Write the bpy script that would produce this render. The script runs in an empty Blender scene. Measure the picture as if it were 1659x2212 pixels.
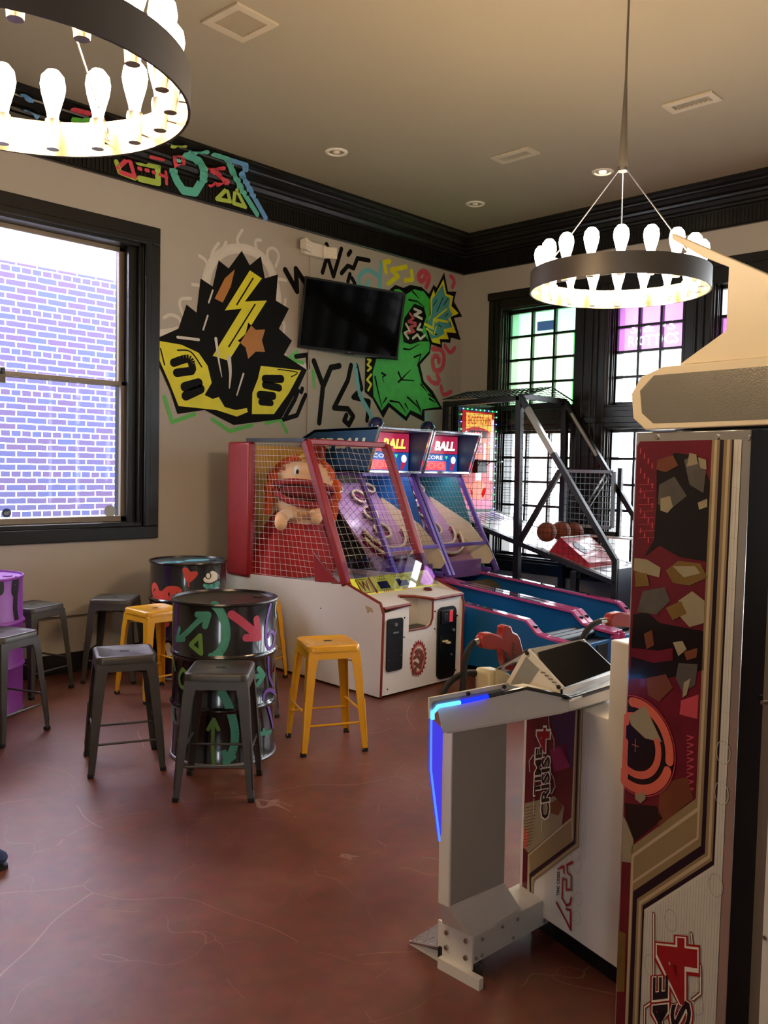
import bpy, math, random
from mathutils import Vector, Matrix
random.seed(7)
SC = bpy.context.scene
COL = SC.collection
PI = math.pi
# ------------------------------------------------------------------ camera
F_PX, CX, CY, CAM_H = 1852.3, 829.5, 1106.0, 1.62
R_RIGHT = Vector((0.69868, -0.71510, 0.02153)); R_DOWN = Vector((-0.02242, -0.05199, -0.99840)); R_FWD = Vector((0.71508, 0.69709, -0.05236))
R_FWD.normalize(); R_RIGHT = (R_RIGHT - R_RIGHT.dot(R_FWD) * R_FWD).normalized(); R_DOWN = R_FWD.cross(R_RIGHT)
CAMPOS = Vector((0, 0, CAM_H))
cd = bpy.data.cameras.new('camera'); cam = bpy.data.objects.new('camera', cd); COL.objects.link(cam)
cd.sensor_fit = 'HORIZONTAL'; cd.sensor_width = 36.0; cd.lens = F_PX / 1659.0 * 36.0; cd.clip_start = 0.05; cd.clip_end = 200
mm = Matrix((R_RIGHT, -R_DOWN, -R_FWD)).transposed().to_4x4(); mm.translation = CAMPOS
cam.matrix_world = mm
SC.camera = cam
# ------------------------------------------------------------------ light, exposure
SC.view_settings.view_transform = 'Standard'; SC.view_settings.look = 'None'
SC.view_settings.exposure = 1.15; SC.view_settings.gamma = 1.0; SC.view_settings.use_curve_mapping = False
WORLD_STRENGTH = 6.0
BULB_STRENGTH = 52.0
w = bpy.data.worlds.new('sky'); SC.world = w; w.use_nodes = True
bgn = w.node_tree.nodes['Background']; bgn.inputs[0].default_value = (0.86, 0.93, 1.0, 1); bgn.inputs[1].default_value = WORLD_STRENGTH
sl = bpy.data.lights.new('sun', 'SUN'); sl.energy = 40.0; sl.angle = math.radians(0.6); sl.color = (1.0, 0.95, 0.88)
so = bpy.data.objects.new('sun', sl); COL.objects.link(so)
so.rotation_euler = Vector((0.12, 1.0, -0.30)).to_track_quat('-Z', 'Y').to_euler()
try:
    SC.cycles.use_denoising = True; SC.cycles.max_bounces = 8; SC.cycles.diffuse_bounces = 5; SC.cycles.glossy_bounces = 4
    SC.cycles.transparent_max_bounces = 16; SC.cycles.caustics_reflective = False; SC.cycles.caustics_refractive = False
    SC.cycles.sample_clamp_indirect = 6.0
except Exception: pass

# ------------------------------------------------------------------ places read off the view: a pixel's ray met with a plane of the room
def ray(x, y): return (R_RIGHT * ((x - CX) / F_PX) + R_DOWN * ((y - CY) / F_PX) + R_FWD)
def _at(x, y, ax, v):
    d = ray(x, y); return CAMPOS + d * ((v - CAMPOS[ax]) / d[ax])
def px(x, y, X): return _at(x, y, 0, X)
def py(x, y, Y): return _at(x, y, 1, Y)
def pz(x, y, Z=0.0): return _at(x, y, 2, Z)
class Plane:
    """vertical plane through P0 along d; coordinates (a along d, z). out = side facing the room"""
    def __init__(s, P0, d, lift0=0.0):
        s.P = Vector((P0[0], P0[1], 0)); s.d = Vector((d[0], d[1], 0)).normalized(); n = Vector((-s.d.y, s.d.x, 0))
        if (CAMPOS - s.P).dot(n) < 0: n = -n
        s.n = n; s.l0 = lift0
    def hit(s, x, y):
        r = ray(x, y); return CAMPOS + r * ((s.P - CAMPOS).dot(s.n) / r.dot(s.n))
    def inv(s, x, y):
        q = s.hit(x, y); return ((q - s.P).dot(s.d), q.z)
    def fwd(s, a, b, lift=0.0): return s.P + s.d * a + Vector((0, 0, b)) + s.n * (lift + s.l0)
class Cyl:
    def __init__(s, c, r): s.c = c; s.r = r
    def inv(s, x, y):
        d = ray(x, y); ox, oy = -s.c[0], -s.c[1]
        A = d.x * d.x + d.y * d.y; B = ox * d.x + oy * d.y; Cc = ox * ox + oy * oy - s.r * s.r
        D = max(0.0, B * B - A * Cc); t = (-B - math.sqrt(D)) / A
        q = CAMPOS + d * t; b0 = math.atan2(-s.c[1], -s.c[0]); a = math.atan2(q.y - s.c[1], q.x - s.c[0]) - b0
        a = (a + math.pi) % (2 * math.pi) - math.pi; return ((a + b0) * s.r, q.z)
    def fwd(s, a, b, lift=0.0):
        th = a / s.r; return Vector((s.c[0] + (s.r + lift) * math.cos(th), s.c[1] + (s.r + lift) * math.sin(th), b))

# ------------------------------------------------------------------ materials
def lin(h):
    h = h.lstrip('#'); o = []
    for i in (0, 2, 4):
        c = int(h[i:i + 2], 16) / 255.0; o.append(c / 12.92 if c <= 0.04045 else ((c + 0.055) / 1.055) ** 2.4)
    return tuple(o) + (1.0,)
MATS = {}
def mat(name, col, rough=0.6, metal=0.0, var=0.06, scale=8.0, bump=0.0, bscale=60.0, emit=None, es=1.0, coat=0.0, spec=0.5):
    if name in MATS: return MATS[name]
    m = bpy.data.materials.new(name); m.use_nodes = True; nt = m.node_tree; b = nt.nodes['Principled BSDF']
    c = lin(col) if isinstance(col, str) else tuple(col) + (1.0,)
    b.inputs['Roughness'].default_value = rough; b.inputs['Metallic'].default_value = metal
    b.inputs['Specular IOR Level'].default_value = spec
    if coat: b.inputs['Coat Weight'].default_value = coat; b.inputs['Coat Roughness'].default_value = 0.08
    tc = nt.nodes.new('ShaderNodeTexCoord')
    if var:
        n = nt.nodes.new('ShaderNodeTexNoise'); n.inputs['Scale'].default_value = scale; n.inputs['Detail'].default_value = 5
        nt.links.new(tc.outputs['Object'], n.inputs['Vector'])
        mx = nt.nodes.new('ShaderNodeMix'); mx.data_type = 'RGBA'
        mx.inputs[6].default_value = tuple(x * (1 - var * 1.6) for x in c[:3]) + (1,)
        mx.inputs[7].default_value = tuple(min(1, x * (1 + var * 1.6)) for x in c[:3]) + (1,)
        nt.links.new(n.outputs['Fac'], mx.inputs[0]); nt.links.new(mx.outputs[2], b.inputs['Base Color'])
    else: b.inputs['Base Color'].default_value = c
    if bump:
        n2 = nt.nodes.new('ShaderNodeTexNoise'); n2.inputs['Scale'].default_value = bscale; n2.inputs['Detail'].default_value = 3
        nt.links.new(tc.outputs['Object'], n2.inputs['Vector'])
        bp = nt.nodes.new('ShaderNodeBump'); bp.inputs['Strength'].default_value = bump; bp.inputs['Distance'].default_value = 0.01
        nt.links.new(n2.outputs['Fac'], bp.inputs['Height']); nt.links.new(bp.outputs['Normal'], b.inputs['Normal'])
    if emit:
        b.inputs['Emission Color'].default_value = lin(emit); b.inputs['Emission Strength'].default_value = es
    MATS[name] = m; return m
def glass_mat(name, tint='FFFFFF', gloss=0.06, rough=0.02):
    if name in MATS: return MATS[name]
    m = bpy.data.materials.new(name); m.use_nodes = True; nt = m.node_tree; nt.nodes.clear()
    o = nt.nodes.new('ShaderNodeOutputMaterial'); t = nt.nodes.new('ShaderNodeBsdfTransparent'); g = nt.nodes.new('ShaderNodeBsdfGlossy')
    lw = nt.nodes.new('ShaderNodeLayerWeight'); lw.inputs[0].default_value = 0.5; mx = nt.nodes.new('ShaderNodeMixShader')
    f = nt.nodes.new('ShaderNodeMath'); f.operation = 'POWER'; f.inputs[1].default_value = 4.0; nt.links.new(lw.outputs['Facing'], f.inputs[0])
    ml = nt.nodes.new('ShaderNodeMath'); ml.operation = 'MULTIPLY_ADD'; ml.inputs[1].default_value = 0.6; ml.inputs[2].default_value = gloss * 0.6
    t.inputs[0].default_value = lin(tint); g.inputs['Roughness'].default_value = rough
    nt.links.new(f.outputs[0], ml.inputs[0]); nt.links.new(ml.outputs[0], mx.inputs[0]); nt.links.new(t.outputs[0], mx.inputs[1]); nt.links.new(g.outputs[0], mx.inputs[2])
    nt.links.new(mx.outputs[0], o.inputs[0]); MATS[name] = m; return m
def film_mat(name, tint, through=0.5):
    """printed translucent window film"""
    if name in MATS: return MATS[name]
    m = bpy.data.materials.new(name); m.use_nodes = True; nt = m.node_tree; nt.nodes.clear()
    o = nt.nodes.new('ShaderNodeOutputMaterial'); t = nt.nodes.new('ShaderNodeBsdfTransparent'); d = nt.nodes.new('ShaderNodeBsdfTranslucent')
    n = nt.nodes.new('ShaderNodeTexNoise'); n.inputs['Scale'].default_value = 3.0
    cr = nt.nodes.new('ShaderNodeMix'); cr.data_type = 'RGBA'; c = lin(tint)
    cr.inputs[6].default_value = tuple(x * 0.8 for x in c[:3]) + (1,); cr.inputs[7].default_value = c
    mx = nt.nodes.new('ShaderNodeMixShader'); mx.inputs[0].default_value = 1 - through
    nt.links.new(n.outputs['Fac'], cr.inputs[0]); nt.links.new(cr.outputs[2], t.inputs[0]); nt.links.new(cr.outputs[2], d.inputs[0])
    nt.links.new(t.outputs[0], mx.inputs[1]); nt.links.new(d.outputs[0], mx.inputs[2]); nt.links.new(mx.outputs[0], o.inputs[0])
    MATS[name] = m; return m
def emit_mat(name, col, s):
    if name in MATS: return MATS[name]
    m = bpy.data.materials.new(name); m.use_nodes = True; nt = m.node_tree; nt.nodes.clear()
    o = nt.nodes.new('ShaderNodeOutputMaterial'); e = nt.nodes.new('ShaderNodeEmission'); e.inputs[0].default_value = lin(col); e.inputs[1].default_value = s
    nt.links.new(e.outputs[0], o.inputs[0]); MATS[name] = m; return m

WALLP = mat('wall_paint', 'B2ABA1', 0.75, var=0.03, scale=1.5, bump=0.08, bscale=180)
CEILP = mat('ceiling_paint', '9C937F', 0.8, var=0.03, scale=1.0, bump=0.05, bscale=160)
BLACKP = mat('black_gloss_trim', '12110F', 0.32, var=0.1, scale=20, bump=0.06, bscale=40)
BLACKM = mat('black_powder_coat', '0D0E10', 0.4, var=0.1)
WHITELAM = mat('white_laminate', 'DAD2C6', 0.35, var=0.03, scale=4)
REDTRIM = mat('red_t_moulding', '7E2A20', 0.4)
REDPAD = mat('red_vinyl', '8A1A20', 0.38, var=0.12, scale=14, bump=0.25, bscale=14)
STEEL = mat('brushed_steel', 'B9B6B0', 0.28, 1.0, var=0.08, scale=30)
CHROME = mat('mirror_chrome', 'DAD7D2', 0.16, 0.85, var=0.04, scale=5, bump=0.03, bscale=5)
WHITEP = mat('white_plastic', 'E6E0D4', 0.35, var=0.03)
GREYM = mat('gunmetal', '4C4946', 0.4, 0.5, var=0.08, scale=12)
YELM = mat('yellow_enamel', 'DDA21C', 0.28, 0.0, var=0.05, scale=12, coat=0.5)
RUBBER = mat('black_rubber', '0B0B0B', 0.7)
BLUELAM = mat('blue_laminate', '0F5C98', 0.4, var=0.06, scale=6)
NAVY = mat('navy_laminate', '15344F', 0.4, var=0.06)
PINKT = mat('pink_trim', 'C04A86', 0.18, var=0.06, coat=0.6)
PURPLE = mat('purple_enamel', '6A4FA6', 0.3, 0.2, var=0.06)
CREAM = mat('cream_plastic', 'DDCFA6', 0.4, var=0.04)
GOLD = mat('champagne_plastic', 'A99A78', 0.3, 0.25, var=0.05)
NET = mat('white_net_cord', 'D2CFCB', 0.7)

# ------------------------------------------------------------------ object helpers
def tagit(o, label=None, cat=None, group=None, kind=None):
    if label: o['label'] = label
    if cat: o['category'] = cat
    if group: o['group'] = group
    if kind: o['kind'] = kind
    return o
def thing(name, loc, label, cat, group=None, rz=0.0):
    o = bpy.data.objects.new(name, None); o.empty_display_size = 0.1; COL.objects.link(o); o.location = loc; o.rotation_euler = (0, 0, rz)
    return tagit(o, label, cat, group)
def rootof(o):
    while o.parent: o = o.parent
    return o
class MB:
    def __init__(s): s.v = []; s.f = []; s.fm = []; s.m = []
    def mi(s, m):
        if m not in s.m: s.m.append(m)
        return s.m.index(m)
    def add(s, vs, fs, m):
        b = len(s.v); s.v += [Vector(v) for v in vs]; k = s.mi(m)
        for f in fs: s.f.append(tuple(b + i for i in f)); s.fm.append(k)
        return s
    def box(s, x0, x1, y0, y1, z0, z1, m):
        vs = [(x, y, z) for z in (z0, z1) for x, y in ((x0, y0), (x1, y0), (x1, y1), (x0, y1))]
        return s.add(vs, [(3, 2, 1, 0), (4, 5, 6, 7), (0, 1, 5, 4), (1, 2, 6, 5), (2, 3, 7, 6), (3, 0, 4, 7)], m)
    def prism(s, pts, vec, m, m2=None):
        pts = [Vector(p) for p in pts]; vec = Vector(vec); n = len(pts)
        nrm = Vector((0, 0, 0))
        for i in range(n): nrm += pts[i].cross(pts[(i + 1) % n])
        if nrm.dot(vec) > 0: pts = pts[::-1]
        vs = pts + [p + vec for p in pts]
        s.add(vs, [tuple(range(n))], m); b = len(s.v) - 2 * n; k = s.mi(m2 or m)
        s.f.append(tuple(b + i for i in range(2 * n - 1, n - 1, -1))); s.fm.append(s.mi(m))
        for i in range(n): s.f.append((b + (i + 1) % n, b + i, b + i + n, b + (i + 1) % n + n)); s.fm.append(k)
        return s
    def poly(s, pts, m): return s.add(pts, [tuple(range(len(pts)))], m)
    def tube(s, path, r, m, n=8, closed=False, cap=True):
        P = [Vector(p) for p in path]; N = len(P); rings = []
        prev = None; rr = r if isinstance(r, (list, tuple)) else [r] * N
        for i in range(N):
            if closed: t = P[(i + 1) % N] - P[i - 1]
            else: t = P[min(i + 1, N - 1)] - P[max(i - 1, 0)]
            t.normalize()
            if prev is None:
                a = Vector((0, 0, 1)) if abs(t.z) < 0.9 else Vector((1, 0, 0)); u = t.cross(a).normalized()
            else: u = (prev - t * prev.dot(t)).normalized()
            prev = u; q = t.cross(u)
            rings.append([P[i] + (u * math.cos(2 * PI * k / n) + q * math.sin(2 * PI * k / n)) * rr[i] for k in range(n)])
        fs = []
        L = N if closed else N - 1
        for i in range(L):
            j = (i + 1) % N
            for k in range(n): fs.append((i * n + k, i * n + (k + 1) % n, j * n + (k + 1) % n, j * n + k))
        if cap and not closed: fs.append(tuple(range(n))[::-1]); fs.append(tuple((N - 1) * n + k for k in range(n)))
        return s.add([v for r_ in rings for v in r_], fs, m)
    def cyl(s, p0, p1, r0, m, r1=None, n=16): return s.tube([p0, p1], [r0, r0 if r1 is None else r1], m, n)
    def bar(s, p0, p1, w_, h_, m, up=(0, 0, 1)):
        p0, p1 = Vector(p0), Vector(p1); t = (p1 - p0).normalized(); a = Vector(up)
        if abs(t.dot(a)) > 0.98: a = Vector((1, 0, 0))
        u = t.cross(a).normalized() * w_ / 2; q = u.normalized().cross(t) * h_ / 2
        vs = [p + a_ * u + b_ * q for p in (p0, p1) for a_, b_ in ((-1, -1), (1, -1), (1, 1), (-1, 1))]
        return s.add(vs, [(0, 1, 2, 3), (7, 6, 5, 4), (1, 0, 4, 5), (2, 1, 5, 6), (3, 2, 6, 7), (0, 3, 7, 4)], m)
    def lathe(s, c, prof, m, n=32, axis=None):
        c = Vector(c); vs = []; N = len(prof)
        for r, z in prof:
            for k in range(n): vs.append((c.x + r * math.cos(2 * PI * k / n), c.y + r * math.sin(2 * PI * k / n), c.z + z))
        fs = [(i * n + k, i * n + (k + 1) % n, (i + 1) * n + (k + 1) % n, (i + 1) * n + k) for i in range(N - 1) for k in range(n)]
        return s.add(vs, fs, m)
    def ball(s, c, r, m, n=16, sc=(1, 1, 1), rot=None):
        vs = []; fs = []; H_ = n // 2; c = Vector(c)
        for i in range(H_ + 1):
            a = PI * i / H_
            for k in range(n):
                q = Vector((math.sin(a) * math.cos(2 * PI * k / n) * sc[0], math.sin(a) * math.sin(2 * PI * k / n) * sc[1], math.cos(a) * sc[2])) * r
                if rot: q = rot @ q
                vs.append(c + q)
        for i in range(H_):
            for k in range(n): fs.append((i * n + k, (i + 1) * n + k, (i + 1) * n + (k + 1) % n, i * n + (k + 1) % n))
        return s.add(vs, fs, m)
    # painted marks on a surface S
    def spoly(s, S, pts, m, lift=0.001, pixels=True):
        q = [S.inv(*p) if pixels else p for p in pts]
        return s.poly([S.fwd(a, b, lift) for a, b in q], m)
    def stroke(s, S, pts, w_, m, lift=0.001, pixels=True, smooth=False, step=None, closed=False):
        q = [Vector(S.inv(*p)) if pixels else Vector(p) for p in pts]
        if smooth and len(q) > 2:
            o = []
            for i in range(len(q) - 1):
                p0, p1, p2, p3 = q[max(i - 1, 0)], q[i], q[i + 1], q[min(i + 2, len(q) - 1)]
                for k in range(6):
                    t = k / 6; o.append(0.5 * ((2 * p1) + (p2 - p0) * t + (2 * p0 - 5 * p1 + 4 * p2 - p3) * t * t + (3 * p1 - p0 - 3 * p2 + p3) * t ** 3))
            q = o + [q[-1]]
        if closed: q.append(q[0].copy())
        joints = [p.copy() for p in (q if not smooth else (q[0], q[-1]))]; jl = 2e-5
        if step:
            o = [q[0]]
            for a, b in zip(q, q[1:]):
                k = max(1, int((b - a).length / step)); o += [a.lerp(b, (i + 1) / k) for i in range(k)]
            q = o
        ww = w_ if isinstance(w_, (list, tuple)) else (w_, w_)
        n = len(q); wid = [ww[0] + (ww[1] - ww[0]) * i / max(1, n - 1) for i in range(n)]
        for i in range(n - 1):
            a, b = q[i], q[i + 1]
            if (b - a).length < 1e-6: continue
            t = (b - a).normalized(); u = Vector((-t.y, t.x))
            vs = [a + u * wid[i] / 2, a - u * wid[i] / 2, b - u * wid[i + 1] / 2, b + u * wid[i + 1] / 2]
            jl += 1e-6; s.poly([S.fwd(p.x, p.y, lift + jl) for p in vs], m)
        for i, c_ in enumerate(joints):
            w0 = ww[0] + (ww[1] - ww[0]) * i / max(1, len(joints) - 1); jl += 2e-5
            s.poly([S.fwd(c_.x + math.cos(k * PI / 6) * w0 / 2, c_.y + math.sin(k * PI / 6) * w0 / 2, lift + jl) for k in range(12)], m)
        return s
    def text(s, string, o, ex, ey, m, nudge=(0, 0, 0), extrude=0.0, bold=0.0):
        """string fitted to the parallelogram at o spanned by ex (reading direction) and ey (up)"""
        o, ex, ey = Vector(o), Vector(ex), Vector(ey)
        c = bpy.data.curves.new('t', 'FONT'); c.body = string; c.size = 1.0; c.offset = bold; c.resolution_u = 2
        ob = bpy.data.objects.new('t', c); COL.objects.link(ob)
        dg = bpy.context.evaluated_depsgraph_get(); me = bpy.data.meshes.new_from_object(ob.evaluated_get(dg))
        xs = [v.co.x for v in me.vertices]; ys = [v.co.y for v in me.vertices]
        if xs:
            x0, x1, y0, y1 = min(xs), max(xs), min(ys), max(ys); nn = Vector(nudge)
            s.add([o + ex * ((v.co.x - x0) / (x1 - x0)) + ey * ((v.co.y - y0) / (y1 - y0)) + nn for v in me.vertices], [tuple(p.vertices) for p in me.polygons], m)
        bpy.data.objects.remove(ob); bpy.data.curves.remove(c); bpy.data.meshes.remove(me); return s
    def stext(s, S, string, ll, lr, ul, m, lift=0.002, bold=0.0):
        """text on surface plane S; ll, lr, ul pixel corners of the word"""
        a, b, c = (S.fwd(*S.inv(*p), lift) for p in (ll, lr, ul))
        return s.text(string, a, b - a, c - a, m, bold=bold)
    def build(s, name, parent=None, local=False, bev=0.0, kind=None, label=None, cat=None, group=None, smooth=35, subsurf=0):
        me = bpy.data.meshes.new(name)
        off = Vector((0, 0, 0))
        if parent is not None and not local: off = rootof(parent).location.copy()
        me.from_pydata([tuple(v - off) for v in s.v], [], s.f)
        for m in s.m: me.materials.append(m)
        me.polygons.foreach_set('material_index', s.fm); me.update()
        if smooth:
            me.shade_smooth(); me.set_sharp_from_angle(angle=math.radians(smooth))
        o = bpy.data.objects.new(name, me); COL.objects.link(o)
        if parent is not None: o.parent = parent
        if bev:
            b = o.modifiers.new('bevel', 'BEVEL'); b.width = bev; b.segments = 2; b.limit_method = 'ANGLE'; b.angle_limit = math.radians(40)
        if subsurf:
            b = o.modifiers.new('subsurf', 'SUBSURF'); b.levels = subsurf; b.render_levels = subsurf
        return tagit(o, label, cat, group, kind)
def struct(mb, name, **k): return mb.build(name, kind='structure', **k)
def copy_tree(o, parent=None):
    c = o.copy(); COL.objects.link(c); c.parent = parent
    for ch in [x for x in bpy.data.objects if x.parent == o]: copy_tree(ch, c)
    return c
def relabel(o, label, group=None):
    o['label'] = label
    if group: o['group'] = group
    return o
def rotz(p, a): return (p[0] * math.cos(a) - p[1] * math.sin(a), p[0] * math.sin(a) + p[1] * math.cos(a))
def net(mb, A, B, C, D, nu, nv, r, m, wob=0.0):
    """cord net over the quad A-B-C-D (AB bottom, DC top)"""
    A, B, C, D = map(Vector, (A, B, C, D)); nrm = (B - A).cross(D - A).normalized()
    def P(u, v):
        p = (A * (1 - u) + B * u) * (1 - v) + (D * (1 - u) + C * u) * v
        if wob: p = p + nrm * wob * math.sin(9 * u + 5 * v) * math.sin(PI * u) + (B - A).normalized() * wob * 0.5 * math.sin(11 * v + 6 * u)
        return p
    K = 10 if wob else 1
    for i in range(nu + 1): mb.tube([P(i / nu, k / K) for k in range(K + 1)], r, m, 4, cap=False)
    for j in range(nv + 1): mb.tube([P(k / K, j / nv) for k in range(K + 1)], r, m, 4, cap=False)

# ================================================================== THE ROOM
YA, XB, ZC = 6.25, 7.62, 4.14
XL, YR = -5.0, -6.0
# floor
def floor_mat():
    m = bpy.data.materials.new('stained_concrete'); m.use_nodes = True; nt = m.node_tree; b = nt.nodes['Principled BSDF']; L = nt.links.new
    tc = nt.nodes.new('ShaderNodeTexCoord')
    n1 = nt.nodes.new('ShaderNodeTexNoise'); n1.inputs['Scale'].default_value = 1.1; n1.inputs['Detail'].default_value = 7; n1.inputs['Roughness'].default_value = 0.62
    L(tc.outputs['Object'], n1.inputs['Vector'])
    r = nt.nodes.new('ShaderNodeValToRGB'); L(n1.outputs['Fac'], r.inputs[0]); e = r.color_ramp.elements
    e[0].position = 0.3; e[0].color = lin('4E281E'); e[1].position = 0.72; e[1].color = lin('825545')
    k = r.color_ramp.elements.new(0.5); k.color = lin('6E3E30')
    n2 = nt.nodes.new('ShaderNodeTexNoise'); n2.inputs['Scale'].default_value = 14; n2.inputs['Detail'].default_value = 6; L(tc.outputs['Object'], n2.inputs['Vector'])
    mx = nt.nodes.new('ShaderNodeMix'); mx.data_type = 'RGBA'; mx.blend_type = 'OVERLAY'; mx.inputs[0].default_value = 0.35
    L(r.outputs[0], mx.inputs[6]); L(n2.outputs['Color'], mx.inputs[7])
    # long fine scratches: distorted cell borders, two scales
    last = mx.outputs[2]
    for sc_, th, amt in ((0.75, 0.0010, 0.4), (1.7, 0.0022, 0.28)):
        nn = nt.nodes.new('ShaderNodeTexNoise'); nn.inputs['Scale'].default_value = 0.9 * sc_; nn.inputs['Detail'].default_value = 2; L(tc.outputs['Object'], nn.inputs['Vector'])
        ad = nt.nodes.new('ShaderNodeVectorMath'); ad.operation = 'MULTIPLY_ADD'; ad.inputs[1].default_value = (1.2, 1.2, 0); L(nn.outputs['Color'], ad.inputs[0]); L(tc.outputs['Object'], ad.inputs[2])
        vo = nt.nodes.new('ShaderNodeTexVoronoi'); vo.feature = 'DISTANCE_TO_EDGE'; vo.inputs['Scale'].default_value = sc_; L(ad.outputs[0], vo.inputs['Vector'])
        lt = nt.nodes.new('ShaderNodeMath'); lt.operation = 'LESS_THAN'; lt.inputs[1].default_value = th; L(vo.outputs['Distance'], lt.inputs[0])
        ms = nt.nodes.new('ShaderNodeTexNoise'); ms.inputs['Scale'].default_value = 2.3 * sc_; L(tc.outputs['Object'], ms.inputs['Vector'])
        g = nt.nodes.new('ShaderNodeMath'); g.operation = 'GREATER_THAN'; g.inputs[1].default_value = 0.5; L(ms.outputs['Fac'], g.inputs[0])
        mu = nt.nodes.new('ShaderNodeMath'); mu.operation = 'MULTIPLY'; L(lt.outputs[0], mu.inputs[0]); L(g.outputs[0], mu.inputs[1])
        m3 = nt.nodes.new('ShaderNodeMath'); m3.operation = 'MULTIPLY'; m3.inputs[1].default_value = amt; L(mu.outputs[0], m3.inputs[0])
        m4 = nt.nodes.new('ShaderNodeMix'); m4.data_type = 'RGBA'; m4.inputs[7].default_value = lin('B79A8C'); L(m3.outputs[0], m4.inputs[0]); L(last, m4.inputs[6]); last = m4.outputs[2]
    L(last, b.inputs['Base Color'])
    mr = nt.nodes.new('ShaderNodeMapRange'); mr.inputs['To Min'].default_value = 0.26; mr.inputs['To Max'].default_value = 0.5; L(n1.outputs['Fac'], mr.inputs[0]); L(mr.outputs[0], b.inputs['Roughness'])
    bp = nt.nodes.new('ShaderNodeBump'); bp.inputs['Strength'].default_value = 0.05; L(n2.outputs['Fac'], bp.inputs['Height']); L(bp.outputs[0], b.inputs['Normal'])
    return m
struct(MB().box(XL, XB + 0.3, YR, YA + 0.3, -0.1, 0.0, floor_mat()), 'floor')
struct(MB().box(XL, XB + 0.3, YR, YA + 0.3, ZC, ZC + 0.15, CEILP), 'ceiling')
def wall_with_holes(name, axis, v0, v1, a0, a1, holes, m, z1=ZC, z0=0.0, zx=None):
    """solid wall slab split round rectangular openings (a_lo, a_hi, z_lo, z_hi)"""
    mb = MB(); xs = sorted({a0, a1} | {h[0] for h in holes} | {h[1] for h in holes})
    for i in range(len(xs) - 1):
        c = (xs[i] + xs[i + 1]) / 2; segs = [(z0, z1)]
        for h in holes:
            if h[0] < c < h[1]:
                o = []
                for s0, s1 in segs:
                    if h[2] > s0: o.append((s0, min(s1, h[2])))
                    if h[3] < s1: o.append((max(s0, h[3]), s1))
                segs = [q for q in o if q[1] - q[0] > 1e-4]
        for s0, s1 in segs:
            if axis == 'y': mb.box(xs[i], xs[i + 1], v0, v1, s0, s1, m)
            else: mb.box(v0, v1, xs[i], xs[i + 1], s0, s1, m)
    return struct(mb, name)
WA = (1.45, 3.60, 1.10, 3.36)          # left window opening on wall A (x, z)
wall_with_holes('wall_left', 'y', YA, YA + 0.3, XL, XB + 0.3, [WA], WALLP)
# window wall: upper and lower lights (y0, y1, z0, z1)
EXTRA = [(1.25, 2.15), (0.05, 0.95), (-1.15, -0.25), (-2.35, -1.45), (-3.55, -2.65), (-4.75, -3.85)]
UP = [(4.76, 5.70, 2.26, 3.36), (3.62, 4.40, 2.26, 3.34), (2.45, 3.36, 2.26, 3.34)] + [(a, b, 2.26, 3.34) for a, b in EXTRA]
LO = [(4.78, 5.74, 0.67, 2.06), (3.60, 4.42, 0.67, 2.06), (2.45, 3.36, 0.67, 2.06)] + [(a, b, 0.67, 2.06) for a, b in EXTRA]
wall_with_holes('wall_far', 'x', XB, XB + 0.3, YR, YA, UP + LO, WALLP)
BW = [(-4.4, -3.2, 0.7, 3.2)]
wall_with_holes('wall_back', 'x', XL - 0.3, XL, YR, YA, BW, WALLP)
wall_with_holes('wall_right', 'y', YR - 0.3, YR, XL, XB, [], WALLP)
def portal(name, loc, d, sx, sy):
    l = bpy.data.lights.new(name, 'AREA'); l.shape = 'RECTANGLE'; l.size = sx; l.size_y = sy; l.cycles.is_portal = True
    o = bpy.data.objects.new(name, l); COL.objects.link(o); o.location = loc
    o.rotation_euler = Vector(d).to_track_quat('-Z', 'Z').to_euler(); return o
# daylight portals in the window openings (they only guide sky sampling, they emit nothing)
portal('window_daylight', ((WA[0] + WA[1]) / 2, YA + 0.29, (WA[2] + WA[3]) / 2), (0, -1, 0), WA[1] - WA[0], WA[3] - WA[2])
for y0, y1, z0, z1 in UP + LO: portal('window_daylight', (XB + 0.29, (y0 + y1) / 2, (z0 + z1) / 2), (-1, 0, 0), y1 - y0, z1 - z0)
for y0, y1, z0, z1 in BW: portal('window_daylight', (XL - 0.29, (y0 + y1) / 2, (z0 + z1) / 2), (1, 0, 0), y1 - y0, z1 - z0)

# crown moulding: profile (distance from wall, height)
CROWN = [(0.0, 3.80), (0.022, 3.80), (0.022, 3.97), (0.05, 3.975), (0.052, 3.995), (0.085, 4.0), (0.10, 4.03), (0.13, 4.035), (0.135, 4.055), (0.19, 4.06), (0.225, 4.085), (0.25, 4.088), (0.255, 4.10), (0.31, 4.103), (0.335, 4.12), (0.35, 4.122), (0.35, ZC)]
def crown(name, wall):
    mb = MB(); P = CROWN
    for (d0, z0), (d1, z1) in zip(P, P[1:]):
        if wall == 'A': mb.poly([(XL, YA - d0, z0), (XB - d0, YA - d0, z0), (XB - d1, YA - d1, z1), (XL, YA - d1, z1)], BLACKP)
        else: mb.poly([(XB - d0, YA - d0, z0), (XB - d0, YR, z0), (XB - d1, YR, z1), (XB - d1, YA - d1, z1)], BLACKP)
    k = 0.0
    n = 300 if wall == 'A' else 280
    for i in range(n):
        t = 0.04 + i * 0.034
        if wall == 'A': mb.box(XB - t - 0.02, XB - t, YA - 0.031, YA - 0.02, 3.822, 3.955, BLACKP)
        else: mb.box(XB - 0.031, XB - 0.02, YA - t - 0.02, YA - t, 3.822, 3.955, BLACKP)
    mb.tube([(XL, YA - 0.026, 3.807), (XB, YA - 0.026, 3.807)] if wall == 'A' else [(XB - 0.026, YA, 3.807), (XB - 0.026, YR, 3.807)], 0.009, BLACKP, 6)
    struct(mb, name, smooth=25)
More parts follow.
